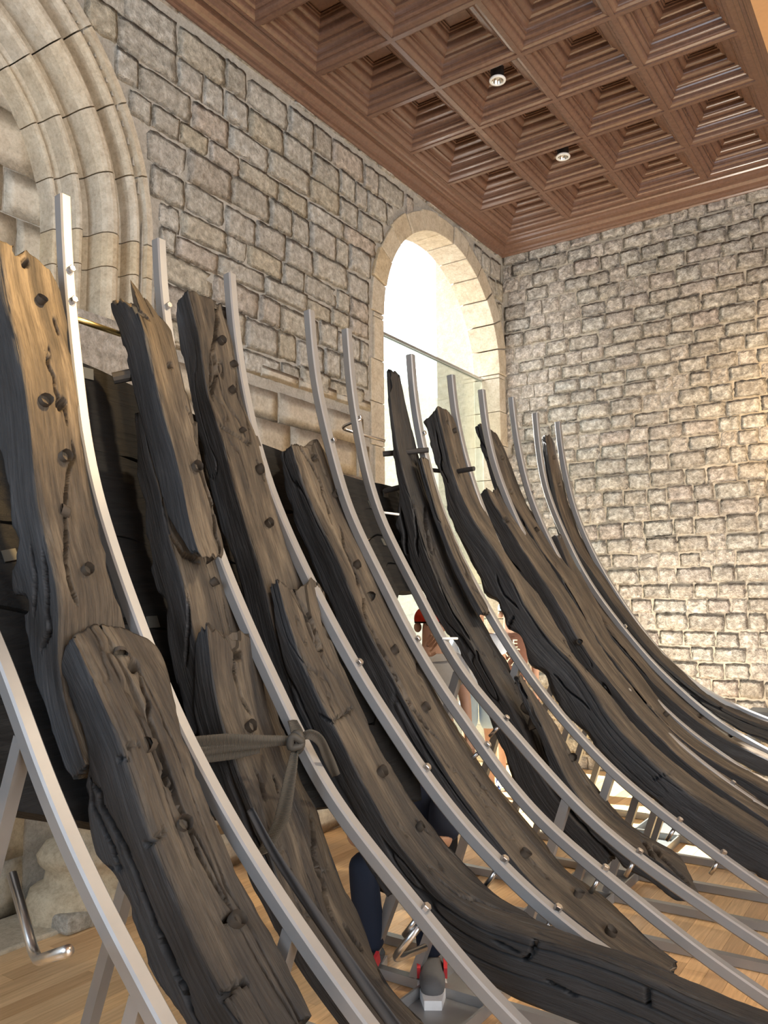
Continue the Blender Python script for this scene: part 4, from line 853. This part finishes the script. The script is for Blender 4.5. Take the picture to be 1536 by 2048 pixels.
for k in range(NS):
    y0, y1 = .75, [4.16, 4.12, 4.12, 4.05, 3.35][k]; ny = int((y1-y0)/.03); nz = 12; V = []; F = []
    for i in range(ny+1):
        Y = y0+(y1-y0)*i/ny; h, g = hull(Y); a = np.interp(Y, YT, AT); b = np.interp(Y, YT, AB); wob = .012*float(vn(np.array(Y*4.0), np.array(k*3.1), 90)); wob2 = .02*float(vn(np.array(Y*9.0), np.array(k*3.1+1), 91))
        for side in (0, 1):
            for j in range(nz+1):
                u = (k+.015+(.97)*j/nz)/NS; s_ = a+(b-a)*u+(wob if j == 0 else 0)+(wob2 if j == nz else 0); x = np.interp(s_, g, h[:, 0]); z = np.interp(s_, g, h[:, 1])
                dx = -.06 if side else .004*float(vn(np.array(Y*8), np.array(j*1.7+k*5), 92)); ee = (.05*abs(float(vn(np.array(j*.9+k*7), np.array(2.0), 93))) if i == ny else 0)
                V.append((x+dx, Y-ee*2.2, z+dx*.35))
    W2 = 2*(nz+1)
    for i in range(ny):
        b = i*W2
        ring = list(range(nz+1))+list(range(W2-1, nz, -1)); n = len(ring)
        for j in range(n): F.append((b+ring[j], b+W2+ring[j], b+W2+ring[(j+1) % n], b+ring[(j+1) % n]))
    for b, r in ((0, 0), (ny*W2, 1)):
        for j in range(nz): q = (b+j, b+j+1, b+nz+1+j+1, b+nz+1+j); F.append(q if r else q[::-1])
    o = pymesh('hull_plank', V, F, M['plank'], None, False); tag(o, lab[k], 'hull plank', 'tarred planks of the hull'); PLK.append(o)
def on_mesh(objs, x, y):
    best = None
    for o in objs:
        t = bvh(o); loc, nr, _, dist = t.ray_cast(Vector(CP), Vector(ray(x, y)).normalized())
        if loc is not None and (best is None or dist < best[3]): best = (o, loc, nr, dist)
    return best
for (x, y) in [(770, 988), (742, 1010), (768, 1085), (175, 748), (20, 1112), (118, 1240), (305, 1245), (735, 950)]:
    b = on_mesh(PLK, x, y)
    if b:
        o, loc, nr, _ = b; q = MB(); n = nr if nr.dot(Vector(ray(x, y))) < 0 else -nr; u = Vector((0, 1, 0)); u = (u-n*u.dot(n)).normalized(); v = n.cross(u); c = loc+n*.004
        q.bar(c-n*.003, c+n*.003, .045, .045, u); q.build('metal_tag', M['tagplate'], o)
# ------------------------------------------------------------------ webbing strap
st = empty('webbing_strap', tuple(onY(600, 1483, 2.1))); tag(st, 'grey-brown ribbed webbing strap knotted round a steel rib and two timbers', 'strap')
def ribbon(name, pts, wid, updir, parent=None):
    P = np.array([list(onY(x, y, Y)) for x, y, Y in pts]); C, s = resample(P, .012); ws = np.interp(np.linspace(0, 1, len(C)), np.linspace(0, 1, len(wid)), wid)
    ups = np.array([np.interp(np.linspace(0, 1, len(C)), np.linspace(0, 1, len(updir)), [u[k] for u in updir]) for k in (0, 1)]).T
    V = []; F = []; uvs = []; n = 6
    for i, p in enumerate(C):
        d = CR*ups[i][0]+CU*ups[i][1]; d /= np.linalg.norm(d)
        for j in range(n+1):
            f = j/n-.5; V.append(p+d*(f*ws[i])+CF*(.004*math.cos(f*6+i*.1))); uvs.append((s[min(i, len(s)-1)], f*ws[i]))
    for i in range(len(C)-1):
        for j in range(n): F.append((i*(n+1)+j, (i+1)*(n+1)+j, (i+1)*(n+1)+j+1, i*(n+1)+j+1))
    o = pymesh(name, V, F, M['web'], parent, True); uv = o.data.uv_layers.new(name='UVMap')
    for l in o.data.loops: uv.data[l.index].uv = uvs[l.vertex_index]
    sd = o.modifiers.new('thick', 'SOLIDIFY'); sd.thickness = .004
    return o
ribbon('strap_band', [(355, 1497, 1.74), (400, 1492, 1.80), (450, 1486, 1.86), (510, 1484, 1.93), (560, 1482, 2.0), (588, 1483, 2.03)], [.062, .062, .058, .048, .036, .03], [(0, 1), (0, 1)], st)
ribbon('strap_band', [(372, 1512, 1.76), (420, 1508, 1.83), (470, 1502, 1.89), (520, 1497, 1.95)], [.05, .05, .05, .03], [(0, 1), (0, 1)], st)
ribbon('strap_tail', [(590, 1498, 2.03), (583, 1540, 2.0), (572, 1600, 1.97), (562, 1642, 1.95), (545, 1672, 1.92), (528, 1706, 1.88)], [.02, .034, .042, .05, .054, .056], [(1, .1), (1, .2), (.95, .35)], st)
stl = ribbon('strap_tail', [(500, 1618, 1.79), (545, 1700, 1.79), (600, 1785, 1.79), (665, 1880, 1.79), (735, 1980, 1.79), (810, 2080, 1.79)], [.02, .026, .03, .03, .03, .03], [(.85, .5), (.85, .5)], st); stl.data.materials[0] = plain('black_webbing', (.03, .03, .032), .7)
ribbon('strap_loop', [(585, 1440, 2.1), (594, 1462, 2.08), (592, 1482, 2.05)], [.03, .04, .03], [(1, .1), (1, 0)], st)
ribbon('strap_loop', [(598, 1476, 2.05), (618, 1468, 2.06), (640, 1480, 2.1), (655, 1512, 2.16), (672, 1552, 2.22)], [.026, .034, .036, .036, .03], [(.2, 1), (.6, .8), (.9, .4)], st)
kn = MB(); kc = Vector(onY(592, 1485, 2.03)); kp = []
for i in range(40):
    a = i/39*2*math.pi*2; kp.append(kc+Vector(CR)*(.017*math.cos(a))+Vector(CU)*(.03*math.sin(a)*(.7+.3*math.sin(i*.5)))+Vector(CF)*(.012*math.sin(a*.5)))
kn.tube(kp, .0125, 8).build('knot', M['web'], st, True)
#PEOPLE
# ------------------------------------------------------------------ visitors behind the hull
M['skin'] = plain('skin', (.55, .33, .23), .55)
def cloth(n, c): return plain(n, c, .85, 0, .2)
def skinned(name, V, E, Rd, m, parent, root=0, sub=2):
    me = bpy.data.meshes.new(name); me.from_pydata([tuple(v) for v in V], E, []); me.update(); o = link(name, me, m)
    o.parent = parent
    o.modifiers.new('skin', 'SKIN'); sk = me.skin_vertices[0].data
    for i, r in enumerate(Rd): sk[i].radius = r if isinstance(r, tuple) else (r, r); sk[i].use_root = (i == root)
    s = o.modifiers.new('sub', 'SUBSURF'); s.levels = sub; s.render_levels = sub
    dg = bpy.context.evaluated_depsgraph_get(); dg.update(); ev = o.evaluated_get(dg); nm = bpy.data.meshes.new_from_object(ev); nm.name = name
    o.modifiers.clear(); o.data = nm
    if not nm.materials: nm.materials.append(m)
    nm.polygons.foreach_set('use_smooth', [True]*len(nm.polygons)); return o
def ball(name, c, r, m, parent, zs=1, ys=1, half=False):
    V = []; F = []; n = 16; k = 10
    for i in range(k+1):
        a = math.pi*i/k*(.56 if half else 1)
        for j in range(n):
            b = 2*math.pi*j/n; V.append((c[0]+r*math.sin(a)*math.cos(b), c[1]+ys*r*math.sin(a)*math.sin(b), c[2]+zs*r*math.cos(a)))
    for i in range(k):
        for j in range(n): F.append((i*n+j, (i+1)*n+j, (i+1)*n+(j+1) % n, i*n+(j+1) % n))
    o = pymesh(name, V, F, m, None, True); o.parent = parent; return o
def person(label, loc, yaw, h, top, bottom, hair, shoe, crouch=False, armup=None, cap=None, shorts=False, lean=0):
    r0 = empty('person', loc); r0.rotation_euler = (0, 0, yaw); tag(r0, label, 'person'); k = h/1.72
    J = {}
    if not crouch:
        J.update(pelvis=(0, 0, .95), spine=(0, .0, 1.12), chest=(0, -.01, 1.32), neck=(0, 0, 1.46), jaw=(0, .03, 1.54), head=(0, .01, 1.62), crown=(0, 0, 1.69))
        for s, n in ((-1, 'l'), (1, 'r')):
            J.update({n+'sh': (s*.18, -.01, 1.39), n+'el': (s*.24, -.03, 1.12), n+'wr': (s*.23, .08, .9), n+'hip': (s*.09, 0, .9), n+'kn': (s*.1, .02, .5), n+'an': (s*.1, -.02, .09), n+'toe': (s*.12, .16, .04)})
        if armup: J.update(rel=(.24, .12, 1.18), rwr=(.1, .2, 1.42))
    else:
        J.update(pelvis=(0, -.22, .36), spine=(0, -.2, .53), chest=(0, -.1, .72), neck=(0, -.05, .86), jaw=(0, -.01, .94), head=(0, -.02, 1.02), crown=(0, -.03, 1.09))
        for s, n in ((-1, 'l'), (1, 'r')):
            J.update({n+'sh': (s*.18, -.08, .79), n+'el': (s*.2, .06, .56), n+'wr': (s*.06, .2, .6), n+'hip': (s*.1, -.2, .34), n+'kn': (s*.14, .16, .5), n+'an': (s*.13, .02, .09), n+'toe': (s*.16, .2, .04)})
    J = {a: Vector(b)*k for a, b in J.items()}
    R = dict(pelvis=(.15, .1), spine=(.135, .09), chest=(.15, .1), neck=.052, jaw=(.066, .075), head=(.078, .094), crown=(.05, .06))
    for n in 'lr': R.update({n+'sh': .058, n+'el': .04, n+'wr': .026, n+'hip': .085, n+'kn': .055, n+'an': .038, n+'toe': .03})
    ks = list(J); ix = {a: i for i, a in enumerate(ks)}; V = [J[a] for a in ks]; Rd = [tuple(x*k for x in R[a]) if isinstance(R[a], tuple) else R[a]*k for a in ks]
    E = [(ix[a], ix[b]) for a, b in (('pelvis', 'spine'), ('spine', 'chest'), ('chest', 'neck'), ('neck', 'jaw'), ('jaw', 'head'), ('head', 'crown'))]
    for n in 'lr': E += [(ix[a], ix[b]) for a, b in (('chest', n+'sh'), (n+'sh', n+'el'), (n+'el', n+'wr'), ('pelvis', n+'hip'), (n+'hip', n+'kn'), (n+'kn', n+'an'), (n+'an', n+'toe'))]
    # nose and hands
    def add(p, r, to): V.append(Vector(p)); Rd.append(r*k); E.append((to, len(V)-1)); return len(V)-1
    hd = J['head']; add(hd+Vector((0, .115, -.015))*k, .012, ix['head'])
    for n in 'lr':
        w = J[n+'wr']; d = (w-J[n+'el']).normalized(); sd = d.cross(Vector((0, 1, .3))).normalized(); pm = add(w+d*.05*k, .03, ix[n+'wr'])
        for q, (of, ln) in enumerate(((-.027, .07), (-.009, .085), (.009, .08), (.027, .062))):
            a = add(w+d*.095*k+sd*of*k, .0095, pm); b = add(w+d*(.095+ln*.5)*k+sd*of*1.1*k+Vector((0, .01, 0))*k, .0085, a); add(w+d*(.095+ln)*k+sd*of*1.1*k+Vector((0, .03, 0))*k, .007, b)
        a = add(w+d*.05*k+sd*.042*k+Vector((0, .012, 0))*k, .011, pm); add(w+d*.085*k+sd*.058*k+Vector((0, .022, 0))*k, .009, a)
    skinned('body', V, E, Rd, M['skin'], r0)
    def garment(name, names, edges, grow, m, rr=None):
        ii = {a: i for i, a in enumerate(names)}; P = []; Q = []
        for a in names:
            P.append((J[a[0]].lerp(J[a[1]], a[2])) if isinstance(a, tuple) else J[a]); b = R[a if isinstance(a, str) else a[0]]; b = b if isinstance(b, tuple) else (b, b)
            Q.append(tuple((x+grow)*k*((rr or {}).get(a, 1)) for x in b))
        return skinned(name, P, [(ii[a], ii[b]) for a, b in edges], Q, m, r0)
    sl = 1.0 if crouch else .62; ls, rs_ = ('lsh', 'lel', sl), ('rsh', 'rel', sl)
    garment('t_shirt', ['spine', 'pelvis', 'chest', ('chest', 'neck', .55), 'lsh', 'rsh', ls, rs_], [('spine', 'pelvis'), ('spine', 'chest'), ('chest', ('chest', 'neck', .55)), ('chest', 'lsh'), ('chest', 'rsh'), ('lsh', ls), ('rsh', rs_)], .02, top)
    le, re_ = (('lhip', 'lkn', .85), ('rhip', 'rkn', .85)) if shorts else (('lkn', 'lan', 1.0), ('rkn', 'ran', 1.0))
    nm = [('pelvis', 'spine', .25), 'pelvis', 'lhip', 'rhip']+([] if shorts else ['lkn', 'rkn'])+[le, re_]
    ed = [(('pelvis', 'spine', .25), 'pelvis'), ('pelvis', 'lhip'), ('pelvis', 'rhip')]+([('lhip', le), ('rhip', re_)] if shorts else [('lhip', 'lkn'), ('rhip', 'rkn'), ('lkn', le), ('rkn', re_)])
    garment('shorts' if shorts else 'trousers', nm, ed, .014, bottom)
    for n in 'lr':
        k = h/1.72*(1.22 if crouch else 1); a, t = J[n+'an'], J[n+'toe']; f = Vector((t.x-a.x, t.y-a.y, 0)).normalized()
        s = skinned('shoe', [a+Vector((0, 0, .0))*k, Vector((a.x, a.y, .055*k))-f*.035*k, Vector((t.x, t.y, .05*k)), Vector((t.x, t.y, .042*k))+f*.07*k], [(0, 1), (1, 2), (2, 3)], [.047*k, (.043*k, .046*k), (.048*k, .04*k), (.04*k, .03*k)], shoe[0], r0)
        sol = MB(); b = Vector((a.x, a.y, 0))-f*.075*k; e = Vector((t.x, t.y, 0))+f*.095*k; sd = Vector((-f.y, f.x, 0)); pts = [b-sd*.03*k, b+sd*.03*k, b.lerp(e, .6)+sd*.05*k, e+sd*.028*k, e-sd*.028*k, b.lerp(e, .6)-sd*.05*k]
        sol.v = [tuple(p+Vector((0, 0, .002))) for p in pts]+[tuple(p+Vector((0, 0, .034*k))) for p in pts]; sol.f = [tuple(range(5, -1, -1)), tuple(range(6, 12))]+[(i, (i+1) % 6, 6+(i+1) % 6, 6+i) for i in range(6)]
        q = sol.build('sole', shoe[1]); q.parent = s
        for off in (-1, 1):
            st_ = MB(); c = Vector((t.x, t.y, .075*k)).lerp(Vector((a.x, a.y, .09*k)), .45); st_.bar(c+sd*off*.045*k-f*.03*k, c+sd*off*.045*k+f*.03*k-Vector((0, 0, .02*k)), .012*k, .04*k, sd); q = st_.build('side_stripe', shoe[2]); q.parent = s
    k = h/1.72
    for s in (-1, 1):
        ball('eye', hd+Vector((s*.032, .088, .012))*k, .011*k, M['black'], r0); ball('ear', hd+Vector((s*.083, -.005, -.01))*k, .026*k, M['skin'], r0, 1.3, .6)
    if hair: ball('hair', hd+Vector((0, -.018, .035))*k, .104*k, hair, r0, .95, 1.08, True)
    if cap:
        c = ball('cap', hd+Vector((0, .0, .045))*k, .108*k, cap, r0, .85, 1.1, True); v = MB(); V = []
        for i in range(9):
            a = math.pi*i/8; V.append(hd+Vector((.085*math.cos(a), .085+.09*math.sin(a), .03))*k)
        v.v = [tuple(p) for p in V]+[tuple(p+Vector((0, 0, .008*k))) for p in V]; v.f = [tuple(range(9)), tuple(range(17, 8, -1))]+[(i, (i+1) % 9, 9+(i+1) % 9, 9+i) for i in range(9)]
        q = v.build('visor', cap); q.parent = c
    return r0, J, k
grey_sh = (cloth('grey_sneaker_mesh', (.12, .12, .125)), plain('white_sole', (.75, .76, .78), .5), plain('red_shoe_stripe', (.6, .04, .05), .5))
white_sh = (cloth('white_shoe', (.6, .6, .6)), grey_sh[1], cloth('blue_shoe_stripe', (.1, .15, .4)))
fa = onZ(808, 1952, 0)
person('person crouching under the hull in dark jeans and grey sneakers with red stripes', (fa[0]-.02, fa[1]+.02, 0), -2.75, 1.74, cloth('navy_shirt', (.03, .04, .07)), cloth('dark_jeans', (.02, .028, .05)), cloth('dark_hair', (.015, .012, .01)), grey_sh, crouch=True)
c = at(860, 1262, 4.95)
person('person in a red cap and grey T-shirt, hand at chin, behind the hull', (c[0], c[1], 0), -2.4, 1.56, cloth('grey_tshirt', (.42, .42, .42)), cloth('black_trousers', (.02, .02, .022)), cloth('dark_curly_hair', (.015, .012, .01)), white_sh, armup=True, cap=cloth('red_cap', (.5, .035, .015)))
c = at(1020, 1300, 7.4)
pb, J, k = person('person in a brown T-shirt with cream lettering and orange shorts near the back wall', (c[0], c[1], 0), -2.62, 1.6, cloth('brown_tshirt', (.17, .085, .06)), cloth('orange_shorts', (.8, .4, .09)), cloth('brown_hair', (.06, .04, .02)), white_sh, cap=cloth('off_white_cap', (.7, .7, .66)), shorts=True)
for i, tx in enumerate(('GE', 'RRS', 'YX')):
    tcu = bpy.data.curves.new('lettering', 'FONT'); tcu.body = tx; tcu.size = .1; tcu.extrude = .004; tcu.align_x = 'CENTER'; to = bpy.data.objects.new('lettering', tcu); COL.objects.link(to)
    bpy.context.view_layer.update(); me = bpy.data.meshes.new_from_object(to.evaluated_get(bpy.context.evaluated_depsgraph_get())); bpy.data.objects.remove(to); me.materials.clear(); me.materials.append(plain('cream_print', (.85, .8, .62), .7))
    o = bpy.data.objects.new('lettering', me); COL.objects.link(o); o.parent = pb; o.rotation_euler = (math.pi/2, 0, math.pi); o.location = (0, .125*k, (1.30-.085*i)*k)
c = at(955, 1330, 7.0)
person('person in a pale blue shirt and light denim shorts standing by the arched opening', (c[0], c[1], 0), -2.5, 1.62, cloth('pale_blue_shirt', (.62, .7, .85)), cloth('light_denim', (.4, .55, .75)), cloth('black_hair', (.012, .011, .01)), white_sh, shorts=True)
# a dark display stand top at the right-hand edge
c = onY(1536, 1446, 7.2)
ds_ = empty('display_lectern', (c[0]+.12, 7.2, 0)); tag(ds_, 'black display lectern beside the back wall', 'lectern')
MB().box((c[0]-.13, 7.05, c[2]-.13), (c[0]+.4, 7.35, c[2]+.1)).build('screen_box', M['black'], ds_); MB().box((c[0]+.08, 7.16, .03), (c[0]+.16, 7.24, c[2]-.13)).build('pole', M['black'], ds_); MB().box((c[0]-.08, 7.0, .002), (c[0]+.32, 7.4, .03)).build('base', M['black'], ds_)
